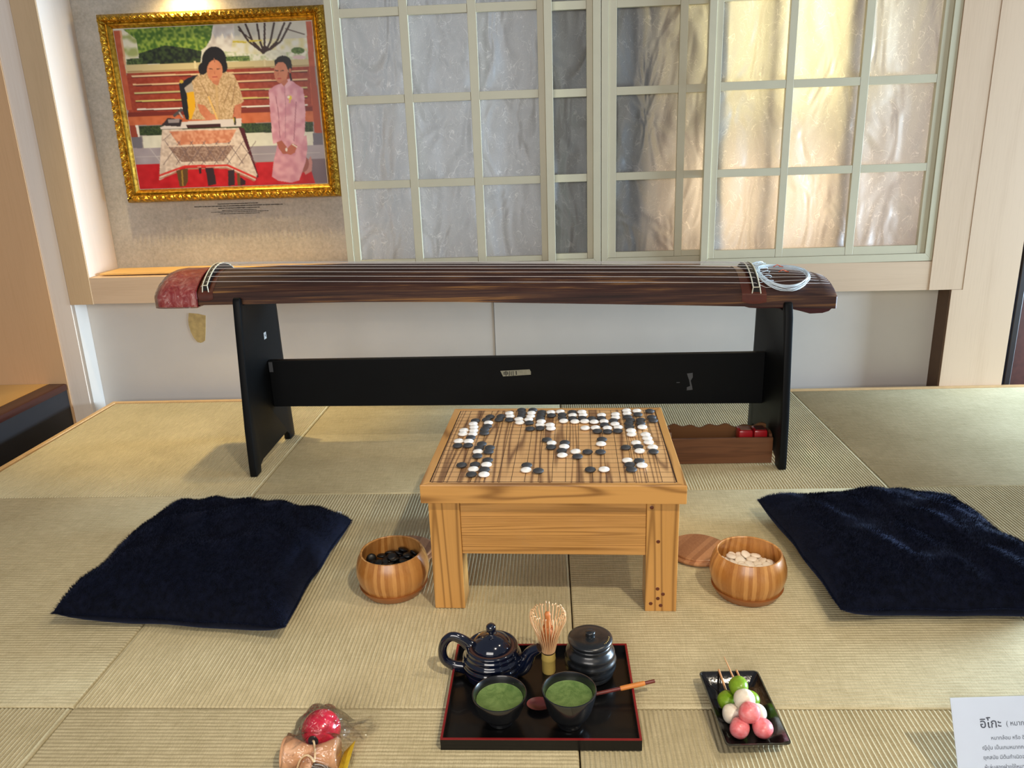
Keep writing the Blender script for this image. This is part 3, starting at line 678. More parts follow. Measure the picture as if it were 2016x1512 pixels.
# ------------------------------------------------------------ koto and its stand
kt = thing('koto', 'long dark wooden koto zither with pale strings lying across the black stand', 'koto')
yc = 1.184; hw = .122
ZB = [(-1.16, .508), (-1.046, .510), (-.585, .508), (-.294, .501), (0, .489), (.277, .478), (.509, .468), (.775, .455)]
HH = [(-1.16, .072), (-1.05, .086), (-.8, .092), (0, .094), (.5, .092), (.68, .087), (.74, .082), (.765, .074), (.775, .066)]
kzb = lambda x: interp(x, ZB)
def ksurf(x, y):
    q = min(1, abs(y-yc)/hw); side = .034; return kzb(x) + side + (interp(x, HH)-side)*(1-q**2.05)
def koto_body(xa, xb, n, grow=0, endround=False):
    mb = MB(); vs = []; NA = 22
    def ring(x, s=1.0):
        r = [(x, yc-hw-grow, kzb(x)-grow), (x, yc-hw-grow, kzb(x)+.034)]
        for k in range(1, NA):
            y = yc - hw*math.cos(PI*k/NA); r.append((x, y + grow*(y-yc)/hw, ksurf(x, y)+grow))
        r += [(x, yc+hw+grow, kzb(x)+.034), (x, yc+hw+grow, kzb(x)-grow)]
        if s != 1:
            cz = kzb(x)+.04; r = [(p[0], yc+(p[1]-yc)*s, cz+(p[2]-cz)*s) for p in r]
        return r
    R = [ring(xa + (xb-xa)*i/n) for i in range(n+1)]
    if endround: R += [ring(xb+.004, .97), ring(xb+.006, .90)]
    m = len(R[0]); vs = [p for r in R for p in r]
    fs = [(i*m+j, i*m+(j+1) % m, (i+1)*m+(j+1) % m, (i+1)*m+j) for i in range(len(R)-1) for j in range(m)]
    fs += [tuple(range(m)), tuple(range((len(R)-1)*m, len(R)*m))]
    return mb.add(vs, fs)
koto_body(-1.05, .765, 60, 0, True).build('body', M['koto'], kt, smooth=35)
def koto_cap(g):
    mb = MB(); vs = []; NA = 14
    st_ = [(-1.048, 1, 1), (-1.09, 1, .99), (-1.125, .99, 1.0), (-1.145, .98, .97), (-1.160, .95, .90), (-1.172, .88, .78), (-1.178, .78, .62)]
    R = []
    for x, sy, sz in st_:
        if g: x = x - (.006 if x < -1.06 else 0)
        W = (hw+.004+g)*sy; r = [(x, yc-W, .506-g), (x, yc-W, .506+.036*sz)]
        for k in range(1, NA):
            y = -math.cos(PI*k/NA); r.append((x, yc+W*y, .506+(.036+(.056+g)*(1-abs(y)**2.3)**.8)*sz))
        r += [(x, yc+W, .506+.036*sz), (x, yc+W, .506-g)]; R.append(r)
    m = len(R[0]); mb.add([p for r in R for p in r], [(i*m+j, i*m+(j+1) % m, (i+1)*m+(j+1) % m, (i+1)*m+j) for i in range(len(R)-1) for j in range(m)] + [tuple(range(m)), tuple(range((len(R)-1)*m, len(R)*m))]); return mb
cap = koto_cap(0).build('end_cover', M['redcap'], kt, smooth=40); cap['label'] = 'red cover wrapped in clear film'
koto_cap(.003).build('plastic_wrap', M['wrapfilm'], cap, smooth=40)
rim = MB()
for k in range(24): pass
rim.tube([(-1.047, yc-hw-.006, .506)] + [(-1.047+.0*q, yc-(hw+.006)*math.cos(PI*q/20), ksurf(-1.047, yc-(hw-.001)*math.cos(PI*q/20))+.005) for q in range(0, 21)] + [(-1.047, yc+hw+.006, .506)], .0022, 6)
rim.build('cover_rim', M['red_lac'], cap, smooth=60)
def bridge(x, wx, h, name):
    NA = 24; pts = [(yc-(hw-.006)*math.cos(PI*k/NA)) for k in range(NA+1)]
    mb = MB(); vs = []
    for y in pts:
        z = ksurf(x, y); vs += [(x-wx, y, z-.004), (x-wx*.75, y, z+h), (x+wx*.75, y, z+h), (x+wx, y, z-.004)]
    mb.add(vs, [(i*4+j, i*4+(j+1) % 4, i*4+4+(j+1) % 4, i*4+4+j) for i in range(NA) for j in range(4)] + [(0, 1, 2, 3), (NA*4, NA*4+1, NA*4+2, NA*4+3)])
    b = mb.build('bridge', M['cab_dark'], kt, smooth=30)
    e = MB()
    for s in (-1, 1):
        e.tube([(x+s*wx*.78, y, ksurf(x, y)+h+.0006) for y in pts], .0019, 6)
    y0 = pts[0]; z0 = ksurf(x, y0)
    e.tube([(x-wx*.8, y0-.001, z0+h), (x+wx*.8, y0-.001, z0+h)], .0016, 6)
    for s in (-1, 1): e.tube([(x+s*wx*.8, y0-.001, z0+h), (x+s*wx*1.1, y0-.003, z0-.006)], .0016, 6)
    e.build('ivory_edge', M['ivory'], b, smooth=60)
bridge(-1.022, .0085, .017, 'left'); bridge(.545, .0115, .015, 'right')
def pad(xa, xb, y0s, mat, name, lo):
    mb = MB(); vs = []; NA = 20; rows_ = []
    ys = [yc-hw-.0012]*2 + [yc-hw*math.cos(PI*k/NA) for k in range(1, NA)]
    def fn(u, v):
        x = xa + (xb-xa)*u; k = v*(NA+1)
        if k <= 1:
            z = kzb(x)+lo + (.034-lo)*k + .006*(1-k)*abs(2*u-1)**2; return (x, yc-hw-.0012, z)
        y = yc - hw*math.cos(PI*(k-1)/NA)*1.002; return (x, y, ksurf(x, y)+.0012)
    mb.grid(fn, 8, NA+2); return mb.build(name, mat, kt, smooth=60)
pad(-1.046, -1.0, 0, M['koto_brown'], 'end_veneer', .012); pad(.505, .573, 0, M['koto_brown'], 'leather_pad', .008)
foot = MB().prism([(.50, .470), (.53, .461), (.56, .4585), (.585, .459), (.64, .457), (.67, .449), (.70, .440), (.735, .441), (.752, .446), (.762, .4555), (.76, .462)], yc-hw+.012, yc+hw-.012, 'Y').build('foot', M['koto_foot'], kt, bevel=.002)
xl, xr = -1.014, .536
for k in range(13):
    q = -1 + 2*k/12; y = yc + q*.106
    zl = ksurf(-1.022, y)+.0185; zr = ksurf(.545, y)+.0165
    pts = [(-1.04, y*.98+yc*.02, ksurf(-1.04, y)+.004), (xl-.006, y, zl)]
    pts += [(xl+(xr-xl)*i/8, y, zl+(zr-zl)*i/8+.001) for i in range(1, 8)]
    pts += [(xr+.008, y, zr), (.575, y, ksurf(.575, y)+.004)]
    yy = yc + q*.085; pts += [(.64, yc+q*.095, ksurf(.64, yc+q*.095)+.003), (.70, yy, ksurf(.70, yy)+.003), (.762, yc+q*.07, ksurf(.765, yc+q*.07)+.0015)]
    MB().tube(pts, .00075, 5).build('string', M['string'], kt, smooth=60)
cl = MB(); rr = random.Random(2)
for k in range(13):
    cx, cy_ = .632+rr.uniform(-.005, .005), 1.132+rr.uniform(-.006, .006); rx, ry = .072+rr.uniform(-.006, .006), .058+rr.uniform(-.006, .006); tl = rr.uniform(-.12, .12); pts = []
    for i in range(41):
        a = 2*PI*i/40; x = cx+rx*math.cos(a)*math.cos(tl)-ry*math.sin(a)*math.sin(tl); y = cy_+rx*math.cos(a)*math.sin(tl)+ry*math.sin(a)*math.cos(tl)
        y = max(y, yc-hw+.003); pts.append((x, y, ksurf(min(x, .76), y)+.006+.0011*k*.5+.001*math.sin(3*a+k)))
    cl.tube(pts, .0012, 5, cap=False)
for k in range(12):
    y = yc+(-1+2*k/12)*.1; pts = []
    for i in range(9):
        a = PI*i/8; pts.append((.558+.036*math.sin(a)*(1+.2*rr.random()), y+.012*(1-math.cos(a)), ksurf(.565, y)+.012+.006*math.sin(a*2)))
    cl.tube(pts, .0009, 5)
cl.build('string_coil', M['coil'], kt, smooth=60)['label'] = 'bundle of bluish white spare string'
ot = MB()
for (x, y) in ((.625, 1.16), (.632, 1.128)):
    z = ksurf(x, y)+.014; ot.tube([(x-.012, y-.004, z), (x, y, z+.005), (x+.012, y+.006, z), (x+.004, y-.008, z+.002), (x+.014, y-.012, z)], .0013, 5)
ot.build('thread_tie', M['orange'], kt, smooth=60)

ks = thing('koto_stand', 'black painted trestle stand carrying the koto, with a wide crossbar', 'stand')
def side_poly(ztop, lug):
    pts = [(.990, 0), (.989, .03), (.995, .15), (1.012, .305), (1.026, .44), (1.036, ztop+lug-.012), (1.040, ztop+lug-.003), (1.047, ztop+lug), (1.054, ztop+lug-.003), (1.058, ztop+lug-.010), (1.0595, ztop)]
    back = [(1.3095, ztop), (1.311, ztop+lug-.010), (1.315, ztop+lug-.003), (1.322, ztop+lug), (1.329, ztop+lug-.006), (1.332, .44), (1.335, .305), (1.345, .15), (1.356, 0), (1.306, 0), (1.304, .022), (1.285, .036)]
    return pts + back + [(1.06, .03), (1.036, .022), (1.032, 0)]
MB().prism(side_poly(.5085, .024), -.936, -.915, 'X').build('side_panel', M['stand'], ks, bevel=.0035, smooth=35)
MB().prism(side_poly(.4555, .026), .618, .640, 'X').build('side_panel', M['stand'], ks, bevel=.0035, smooth=35)
n = MB(); n.add([(-.914, 1.19, .155), (.617, 1.19, .137), (.617, 1.212, .137), (-.914, 1.212, .155), (-.914, 1.19, .306), (.617, 1.19, .299), (.617, 1.212, .299), (-.914, 1.212, .306)], [(0, 1, 2, 3), (7, 6, 5, 4), (0, 4, 5, 1), (1, 5, 6, 2), (2, 6, 7, 3), (3, 7, 4, 0)])
bar = n.build('crossbar', M['stand'], ks, bevel=.002)
tp = MB().prism([(-.1885, .2585), (-.098, .2615), (-.094, .2535), (-.0945, .2445), (-.1805, .2405)], 1.1885, 1.1897, 'Y').build('masking_tape', M['tape'], bar); tp['label'] = 'strip of masking tape with black handwriting'
mw = lambda x, y, z, ry=0: Matrix.Translation((x, y, z)) @ Matrix.Rotation(ry, 4, 'Y') @ Matrix.Rotation(PI/2, 4, 'X')
text_mesh('中川', .0165, 'handwriting', M['marker'], tp, mw(-.1795, 1.1880, .2435, -.02), .0004)
text_mesh('1', .0165, 'handwriting', M['marker'], tp, mw(-.1435, 1.1880, .2455, -.02), .0006)
sc = MB(); sc.prism([(.383, .238), (.400, .240), (.401, .226), (.395, .215), (.400, .196), (.402, .186), (.384, .184), (.384, .194), (.394, .198), (.390, .218), (.386, .228)], 1.1885, 1.1897, 'Y'); sc.box(.352, .362, 1.1885, 1.1897, .209, .211)
sc.build('tape_scrap', M['tape_dark'], bar)
MB().box(-.9125, -.900, 1.1883, 1.1897, .27, .302).build('corner_patch', M['tape_dark'], bar)
sk = MB(); sk.box(-.9148, -.9144, 1.187, 1.206, .375, .396); sk_o = sk.build('sticker', M['sticker'], ks)
MB().box(-.9143, -.9140, 1.194, 1.199, .383, .389).build('mark', M['marker'], sk_o)

# ------------------------------------------------------------ wooden box with two red blocks
bx = thing('wooden_box', 'open brown wooden box standing on the mat under the koto stand', 'box')
b = MB(); b.box(.312, .6135, 1.045, 1.053, 0, .080); b.box(.32, .6055, 1.0532, 1.1248, .001, .05); b.build('front_panel', M['box'], bx, bevel=.0012)
wv = [(.312, 0)] + [(.6135, 0)] + [(.6135-.3015*i/40, .090+.004*math.sin(i*.9)+.003*math.sin(i*.37+1)) for i in range(41)]
MB().prism(wv, 1.125, 1.133, 'Y').build('back_panel', M['box_in'], bx)
def endp(xa, xb, h):
    return MB().prism([(1.0532, 0), (1.1248, 0), (1.1248, h-.006), (1.115, h), (1.08, h+.004), (1.062, h), (1.0532, h-.012)], xa, xb, 'X')
endp(.312, .3198, .094).build('end_panel', M['box'], bx); endp(.6057, .6135, .086).build('end_panel', M['box'], bx)
for i, (xa, xb, lab) in enumerate(((.518, .560, 'red lacquered block with worn brown top in wooden box, left of the pair'), (.5625, .602, 'red lacquered block with dark scuffed top in wooden box, right of the pair'))):
    rb = MB().box(xa, xb, 1.062, 1.108, .0505, .096).build('red_block', [M['redblock']], bevel=.006, smooth=40)
    tag(rb, lab, 'block', 'red blocks in the wooden box')
    MB().box(xa+.006, xb-.006, 1.068, 1.102, .0962, .0972).build('top_face', M['blocktop'] if i == 0 else M['cab'], rb)

# ------------------------------------------------------------ go table
GO = (-.0283, .508); RZ_ = math.radians(-2.0)
gt = thing('go_table', 'low pine go board table with ruled grid top standing on the mats', 'go table', (GO[0], GO[1], 0), RZ_)
HX, HY = .2585, .2335
MB().box(-HX+.017, HX-.017, -HY+.014, HY-.014, .2475, .2848).build('board_top', M['go_top'], gt)
e = MB().prism([(-HX, -HY), (HX, -HY), (HX-.0168, -HY+.0138), (-HX+.0168, -HY+.0138)], .2465, .2855, 'Z')
e.build('edge_band', M['go_x'], gt, bevel=.0012); e = MB()
e.prism([(-HX, HY), (-HX+.0168, HY-.0138), (HX-.0168, HY-.0138), (HX, HY)], .2465, .2855, 'Z')
e.build('edge_band', M['go_x'], gt, bevel=.0012)
e = MB()
e.prism([(-HX, -HY+.0002), (-HX+.0168, -HY+.014), (-HX+.0168, HY-.014), (-HX, HY-.0002)], .2466, .2855, 'Z')
e.build('edge_band', M['go_y'], gt, bevel=.0012); e = MB()
e.prism([(HX, -HY+.0002), (HX, HY-.0002), (HX-.0168, HY-.014), (HX-.0168, -HY+.014)], .2466, .2855, 'Z')
e.build('edge_band', M['go_y'], gt, bevel=.0012)
MX, MY = .2405, .2155
g = MB()
for k in range(19):
    t = .0011 if k in (0, 18) else .0005
    x = -MX + 2*MX*k/18; g.box(x-t, x+t, -MY, MY, .2846, .28505)
    y = -MY + 2*MY*k/18; t = .0008 if k in (0, 18) else .00038; g.box(-MX, MX, y-t, y+t, .2846, .2851)
g.build('grid_lines', M['ink'], gt)
for sx in (-1, 1):
    for sy in (-1, 1):
        x = sx*(.2475-.0315); y = sy*(.218-.0315)
        o = MB().box(-.0315, .0315, -.0315, .0315, 0, .2463).build('leg', M['go_z'], gt, bevel=.0015, loc=(x, y, 0))
        if sx == 1 and sy == -1:
            for kx, kz in ((.010, .014), (.004, .030), (.014, .040), (.003, .052), (.002, .158), (-.012, .232), (-.010, .018)):
                MB().lathe([(0, -.0004), (.0035, -.0002), (.004, 0), (0, 0)], (kx-.01, -.0316, kz), 10, axis='Y').build('knot', M['koto_brown'], o)
ap = MB(); ap.box(-.1842, .1842, -.214, -.192, .1256, .2463); ap.build('apron', M['go_apron'], gt, bevel=.001)
MB().box(-.1842, .1842, .192, .214, .1256, .2463).build('apron', M['go_apron'], gt)
for s in (-1, 1): MB().box(*(sorted((s*.22, s*.242))), -.154, .154, .1256, .2463).build('apron', M['go_y'], gt)

# stones on the board: colour, column, row (measured), nearest line from the left, from the front
ST = "W 1.09 11.66 1 12;W 1.13 10.70 1 11;B 1.79 14.46 2 15;W 1.71 13.50 2 14;W 1.88 12.56 2 13;W 1.97 11.61 2 12;W 2.00 10.65 2 11;B 1.91 9.70 2 10;W 1.00 8.80 1 9;B 1.07 7.64 1 8;W 1.85 8.73 2 9;B 1.93 7.69 2 8;B 3.00 15.62 3 16;B 2.77 14.70 3 15;W 3.03 13.78 3 14;B 3.03 12.83 3 13;B 2.89 11.88 3 12;B 2.95 10.92 3 11;B 3.99 15.70 4 16;B 3.90 14.75 4 15;B 3.02 8.05 3 8;B 2.92 7.10 3 7;W 2.91 6.14 3 6;B 2.97 5.15 3 5;B 3.78 7.10 4 7;B 3.77 6.15 4 6;B 3.90 4.16 4 4;W 3.89 3.16 4 3;B 3.85 2.10 4 2;W 3.91 1.07 4 1;B 3.01 3.18 3 3;W 2.99 2.18 3 2;B 2.97 1.09 3 1;B 1.98 3.08 2 3;W 4.70 16.65 5 17;W 4.85 15.70 5 16;B 4.84 14.67 5 15;B 5.76 17.67 6 18;B 5.88 16.72 6 17;B 5.86 15.75 6 16;W 5.69 14.81 6 15;W 5.82 13.86 6 14;B 6.81 17.66 7 18;W 6.74 16.70 7 17;W 6.72 15.67 7 16;W 6.58 14.72 7 15;B 6.67 13.75 7 14;B 7.67 16.95 8 17;B 7.65 15.99 8 16;B 7.59 15.04 8 15;W 7.72 14.09 8 14;W 7.67 13.13 8 13;B 7.69 12.18 8 12;B 6.84 12.05 7 12;W 8.52 16.89 9 17;B 8.59 15.93 9 16;W 9.37 17.06 10 17;B 9.55 16.12 10 16;B 9.57 15.16 9 15;W 9.71 14.22 9 14;W 8.52 13.09 9 13;W 8.62 12.13 9 12;B 8.37 9.05 8 9;W 8.80 8.19 9 8;B 8.77 7.22 9 7;B 9.87 8.31 10 8;W 9.83 7.34 10 7;B 9.65 6.33 10 6;W 9.70 5.27 10 5;B 7.02 3.03 7 3;W 7.02 2.02 7 2;B 7.95 1.84 8 2;B 10.47 16.89 11 17;W 10.51 15.93 11 16;B 10.50 14.97 10 15;W 10.71 14.04 10 14;W 11.33 16.93 12 17;W 11.44 15.97 12 16;B 11.36 15.02 11 15;W 11.57 14.09 11 14;B 12.21 14.89 12 15;W 12.41 13.92 12 14;W 13.11 15.92 13 16;B 13.07 14.96 13 15;W 13.27 14.03 13 14;B 13.28 13.07 13 13;W 14.37 16.14 14 16;W 14.34 15.18 14 15;B 14.10 14.26 14 14;W 14.19 13.25 14 13;W 14.43 12.33 14 12;W 11.59 12.19 11 12;W 12.47 12.25 12 12;B 12.61 11.30 12 11;W 13.50 12.14 13 12;B 13.47 11.18 13 11;B 14.33 11.34 14 11;B 12.93 9.13 13 9;W 12.82 7.99 13 8;W 10.76 6.14 11 6;B 10.90 4.99 11 5;B 11.70 6.06 12 6;B 12.72 6.03 13 6;B 11.85 2.10 12 2;W 12.87 2.14 13 2;W 15.43 17.29 15 17;W 15.42 16.33 15 16;B 15.39 15.29 15 15;B 15.59 14.36 16 14;B 15.42 13.42 15 13;B 15.41 12.46 15 12;W 15.45 11.42 15 11;W 15.44 10.40 15 10;W 16.36 17.15 16 17;B 16.36 16.05 16 16;B 16.49 14.38 17 14;B 16.42 13.42 16 13;W 16.47 12.38 16 12;B 17.51 17.07 18 17;B 17.51 15.20 18 15;B 17.56 14.24 18 14;W 16.58 10.32 17 10;W 16.65 9.36 17 9;W 16.68 8.36 17 8;W 16.90 7.13 17 7;B 16.88 6.11 17 6;W 15.67 8.22 16 8;B 15.77 7.27 16 7;W 15.81 6.24 16 6;B 14.78 7.10 15 7;W 14.73 4.07 15 4;B 15.61 3.96 16 4;B 14.85 3.12 15 3;W 15.74 3.01 16 3;B 14.90 2.12 15 2"
def stone_mesh(R=.01125, H=.0043):
    prof = []
    for i in range(0, 9): a = -PI/2 + PI*i/16; prof.append((R*math.cos(a)**.9 if i else 0, H*math.sin(a)*1.0))
    prof += [(r, -z) for r, z in prof[-2::-1]]
    prof = [(r, z) for r, z in prof]
    return MB().lathe(prof, n=24)
sb_ = stone_mesh().build('black_go_stone', M['stone_b'], smooth=80); sw_ = stone_mesh().build('white_go_stone', M['stone_w'], smooth=80)
ordn = ['first', 'second', 'third', 'fourth', 'fifth', 'sixth', 'seventh', 'eighth', 'ninth', 'tenth', 'eleventh', 'twelfth', 'thirteenth', 'fourteenth', 'fifteenth', 'sixteenth', 'seventeenth', 'eighteenth', 'nineteenth']
gm = Matrix.Translation((GO[0], GO[1], 0)) @ Matrix.Rotation(RZ_, 4, 'Z')
used = {'W': False, 'B': False}
for s in ST.split(';'):
    c, gx, gy, nx, ny = s.split(); gx = float(gx); gy = float(gy)
    src = sw_ if c == 'W' else sb_
    o = src if not used[c] else src.copy()
    if used[c]: COL.objects.link(o)
    used[c] = True
    o.location = gm @ Vector((-MX+2*MX*gx/18, -MY+2*MY*gy/18, .28535+.0043))
    nm = 'white' if c == 'W' else 'black'
    tag(o, '%s go stone on board, %s line from left edge, %s row from front' % (nm, ordn[int(nx)], ordn[int(ny)]), 'go stone', '%s go stones on the board' % nm)

# ------------------------------------------------------------ stone bowls and lids
def bowl(x, y, label):
    r = thing('go_bowl', label, 'bowl', (x, y, 0))
    out = [(0, 0), (.056, 0), (.062, .004), (.066, .012), (.0735, .028), (.0785, .048), (.0775, .064), (.073, .080), (.068, .090), (.0665, .0935), (.0640, .0940)]
    inn = [(.0625, .0925), (.066, .080), (.070, .064), (.0715, .052), (.069, .044), (.060, .038), (.035, .0365), (0, .036)]
    MB().lathe(out+inn, n=64).build('bowl_body', M['bowl'], r, smooth=50)
    MB().lathe([(.0625, .0005), (.0665, .006), (.0705, .0125), (.0738, .0185), (.0738, .019), (.066, .0185)], n=64).build('foot_ring', M['bowl_foot'], r, smooth=40)
    return r
bowl(-.3835, .376, 'wooden bowl full of black go stones, left of the go table')
bowl(.3710, .3575, 'wooden bowl full of white go stones, right of the go table')
def lid(x, y, label, rz, tilt=0):
    l = MB().lathe([(0, 0), (.060, 0), (.070, .003), (.0725, .006), (.0725, .009), (.070, .0105), (.0640, .0108), (.0635, .0112), (.0635, .0142), (.062, .0155), (0, .0160)], n=64).build('bowl_lid', M['lid'], smooth=35)
    l.location = (x, y, 0); l.rotation_euler = (0, tilt, rz); return tag(l, label, 'lid')
lid(-.385, .514+.012, 'round wooden lid behind the bowl of black stones', .5)
lid(.300, .520, 'round wooden lid behind the bowl of white stones', 0)
SIMB = "0.0285 0.0288 0.0646 3.08 0.01 -1.00;0.0134 0.0546 0.0640 -0.38 0.26 -0.11;0.0244 0.0032 0.0638 -0.18 0.14 -0.02;0.0345 -0.0462 0.0632 -0.22 -0.22 -0.61;0.0032 0.0100 0.0630 0.39 2.75 -0.08;-0.0062 0.0277 0.0623 0.14 0.31 -0.92;0.0412 0.0406 0.0619 0.65 0.72 1.61;0.0143 -0.0280 0.0614 -0.30 0.21 -0.85;0.0147 -0.0080 0.0612 -0.13 0.29 0.85;-0.0142 -0.0189 0.0606 -0.49 -2.85 -0.65;-0.0322 0.0025 0.0605 -0.04 -0.26 1.55;0.0492 0.0246 0.0604 -0.43 0.03 -0.23;-0.0010 -0.0354 0.0601 -2.01 0.74 -0.93;0.0338 -0.0263 0.0598 -0.21 -0.55 1.00;-0.0486 -0.0314 0.0598 -0.30 0.46 0.48;-0.0332 -0.0420 0.0594 0.18 -0.45 -0.86;-0.0377 -0.0189 0.0591 0.26 0.25 1.12;0.0059 0.0504 0.0588 -0.17 0.39 0.35;-0.0053 -0.0021 0.0586 -0.31 -0.46 -0.29;0.0137 -0.0527 0.0584 -0.36 0.45 -0.73;-0.0167 0.0521 0.0583 -0.50 -0.05 0.15;0.0258 0.0435 0.0583 -0.15 0.08 -0.45;-0.0520 0.0262 0.0581 -2.24 -0.90 0.97;0.0397 0.0078 0.0581 -0.28 0.06 2.94;0.0466 -0.0321 0.0579 -0.66 0.02 1.82;-0.0185 -0.0390 0.0577 -0.32 -0.14 0.73;-0.0468 0.0093 0.0565 0.23 0.07 -0.13;-0.0214 0.0106 0.0564 0.28 -0.03 -0.06;-0.0326 0.0423 0.0563 -0.23 0.07 0.36;0.0014 -0.0539 0.0562 -0.31 0.20 -1.16;-0.0174 -0.0549 0.0561 -0.09 0.54 1.10;0.0538 -0.0204 0.0560 0.07 -0.66 -0.06;0.0160 0.0085 0.0559 0.28 0.25 -0.75;0.0296 0.0219 0.0558 0.21 -0.03 0.24;-0.0019 0.0399 0.0555 -0.03 0.40 -0.03;0.0009 -0.0116 0.0552 -0.08 0.32 1.73;-0.0179 0.0263 0.0550 0.27 -0.04 0.17;0.0371 -0.0092 0.0549 -0.25 -2.25 1.16;-0.0515 -0.0137 0.0543 0.08 0.32 -1.37;0.0303 -0.0433 0.0537 -0.30 0.26 0.03;0.0212 -0.0111 0.0532 -0.27 -0.16 -0.64;-0.0186 -0.0132 0.0526 -0.53 0.33 -1.47;0.0077 0.0179 0.0525 0.30 0.53 -0.98;0.0123 -0.0225 0.0516 -0.48 0.12 -0.38;0.0171 0.0282 0.0510 0.56 -0.07 0.14;0.0360 0.0309 0.0508 0.34 -0.33 0.04;-0.0287 -0.0049 0.0504 -0.33 0.18 -1.13;-0.0323 -0.0234 0.0502 -0.40 -0.06 -0.32;0.0457 0.0070 0.0500 -0.45 -0.18 1.14;-0.0118 0.0432 0.0499 0.16 0.17 -0.24;0.0165 0.0433 0.0498 0.28 -0.05 -0.42;0.0134 -0.0374 0.0497 -0.21 0.20 0.51;-0.0316 -0.0410 0.0495 -0.09 0.09 0.25;-0.0028 -0.0223 0.0493 -0.34 0.17 -0.72;0.0335 -0.0192 0.0489 -0.15 0.16 0.82;-0.0307 0.0124 0.0487 0.23 0.48 -0.19"; SIMW = "0.0251 -0.0299 0.0643 0.19 0.23 1.36;0.0389 -0.0041 0.0617 -0.08 2.95 1.50;0.0036 -0.0259 0.0608 -0.05 3.10 1.46;-0.0260 0.0387 0.0601 0.06 0.15 0.74;-0.0110 -0.0061 0.0600 3.06 -0.22 1.38;0.0205 -0.0145 0.0597 0.34 0.38 -1.14;-0.0263 0.0122 0.0590 0.02 0.56 0.07;-0.0543 0.0046 0.0587 0.11 -0.52 -0.83;0.0051 0.0069 0.0584 0.22 0.27 0.16;-0.0042 -0.0545 0.0584 0.53 -0.21 0.00;-0.0313 -0.0108 0.0583 -0.15 0.16 -0.30;0.0079 0.0495 0.0578 -0.27 0.40 -1.29;0.0522 0.0152 0.0576 0.29 0.35 0.86;0.0153 0.0304 0.0575 -0.08 -0.07 -0.06;0.0277 -0.0466 0.0574 0.35 0.26 0.02;-0.0172 -0.0237 0.0573 0.48 -3.08 0.26;0.0279 0.0463 0.0571 0.07 0.27 1.23;-0.0101 0.0241 0.0567 -0.13 0.61 -1.85;-0.0088 0.0082 0.0560 0.30 0.30 0.04;-0.0498 -0.0261 0.0559 -0.35 -2.77 0.72;0.0234 -0.0039 0.0557 0.28 -0.10 0.02;0.0379 -0.0183 0.0557 -0.36 -0.24 -0.12;0.0207 -0.0339 0.0554 0.28 -0.02 0.14;-0.0347 -0.0413 0.0547 0.11 -0.16 -1.68;0.0542 -0.0093 0.0546 2.85 -0.49 1.34;-0.0356 0.0042 0.0545 0.21 0.61 -0.16;0.0474 -0.0282 0.0542 -0.48 -0.23 -0.19;0.0228 0.0170 0.0542 -0.23 -0.22 -0.01;-0.0113 0.0369 0.0541 0.39 -0.28 -0.21;-0.0179 -0.0374 0.0537 -0.22 -0.61 -0.11;-0.0025 0.0537 0.0536 0.07 0.26 -0.12;0.0364 0.0023 0.0535 0.40 -0.35 -0.13;0.0005 -0.0091 0.0534 -0.40 -0.16 0.13;-0.0197 0.0524 0.0533 0.35 0.44 0.01;0.0368 0.0270 0.0529 0.09 -0.59 -0.26;0.0113 -0.0527 0.0526 -0.22 -0.01 0.14;-0.0504 -0.0047 0.0522 -0.21 0.14 0.04;-0.0314 0.0335 0.0519 0.38 0.32 0.39;0.0056 -0.0322 0.0512 -0.56 0.29 -0.56;-0.0449 0.0356 0.0510 0.19 -2.32 -1.08;-0.0407 0.0142 0.0506 0.09 0.40 -0.09;-0.0315 -0.0170 0.0506 -0.10 0.24 0.09;-0.0068 -0.0420 0.0500 -0.36 0.15 0.66;0.0200 0.0370 0.0499 0.08 -0.21 0.16;-0.0174 -0.0002 0.0497 0.06 0.30 0.31;0.0021 0.0301 0.0495 0.07 -0.19 0.17;-0.0229 0.0187 0.0490 0.35 0.45 0.06;0.0420 0.0108 0.0489 0.28 -0.21 -0.55;0.0162 0.0048 0.0488 0.04 0.13 0.85;0.0108 -0.0139 0.0486 -0.26 -0.23 -0.36;0.0254 -0.0276 0.0484 0.06 -0.20 0.39;-0.0107 -0.0199 0.0481 -0.15 -0.10 0.18;-0.0237 -0.0484 0.0478 -0.79 -0.03 -0.15;0.0167 0.0517 0.0475 0.65 0.37 -0.71;-0.0510 0.0160 0.0470 0.08 0.69 -0.37;0.0344 0.0398 0.0463 0.14 -0.60 0.79"
for data, mat, nm, lab, grp, cx, cy_ in ((SIMB, M['stone_bowlb'], 'black_go_stone', 'black go stone heaped inside the left wooden bowl', 'black stones in the left bowl', -.3835, .376), (SIMW, M['stone_bowlw'], 'white_go_stone', 'cream white go stone heaped inside the right wooden bowl', 'white stones in the right bowl', .3710, .3575)):
    if data.startswith('@@'): continue
    src = stone_mesh().build(nm, mat, smooth=80); first = True
    for rec in data.split(';'):
        v = [float(q) for q in rec.split()]
        o = src if first else src.copy()
        if not first: COL.objects.link(o)
        first = False
        o.location = (cx+v[0], cy_+v[1], v[2]); o.rotation_euler = (v[3], v[4], v[5]); tag(o, lab, 'go stone', grp)

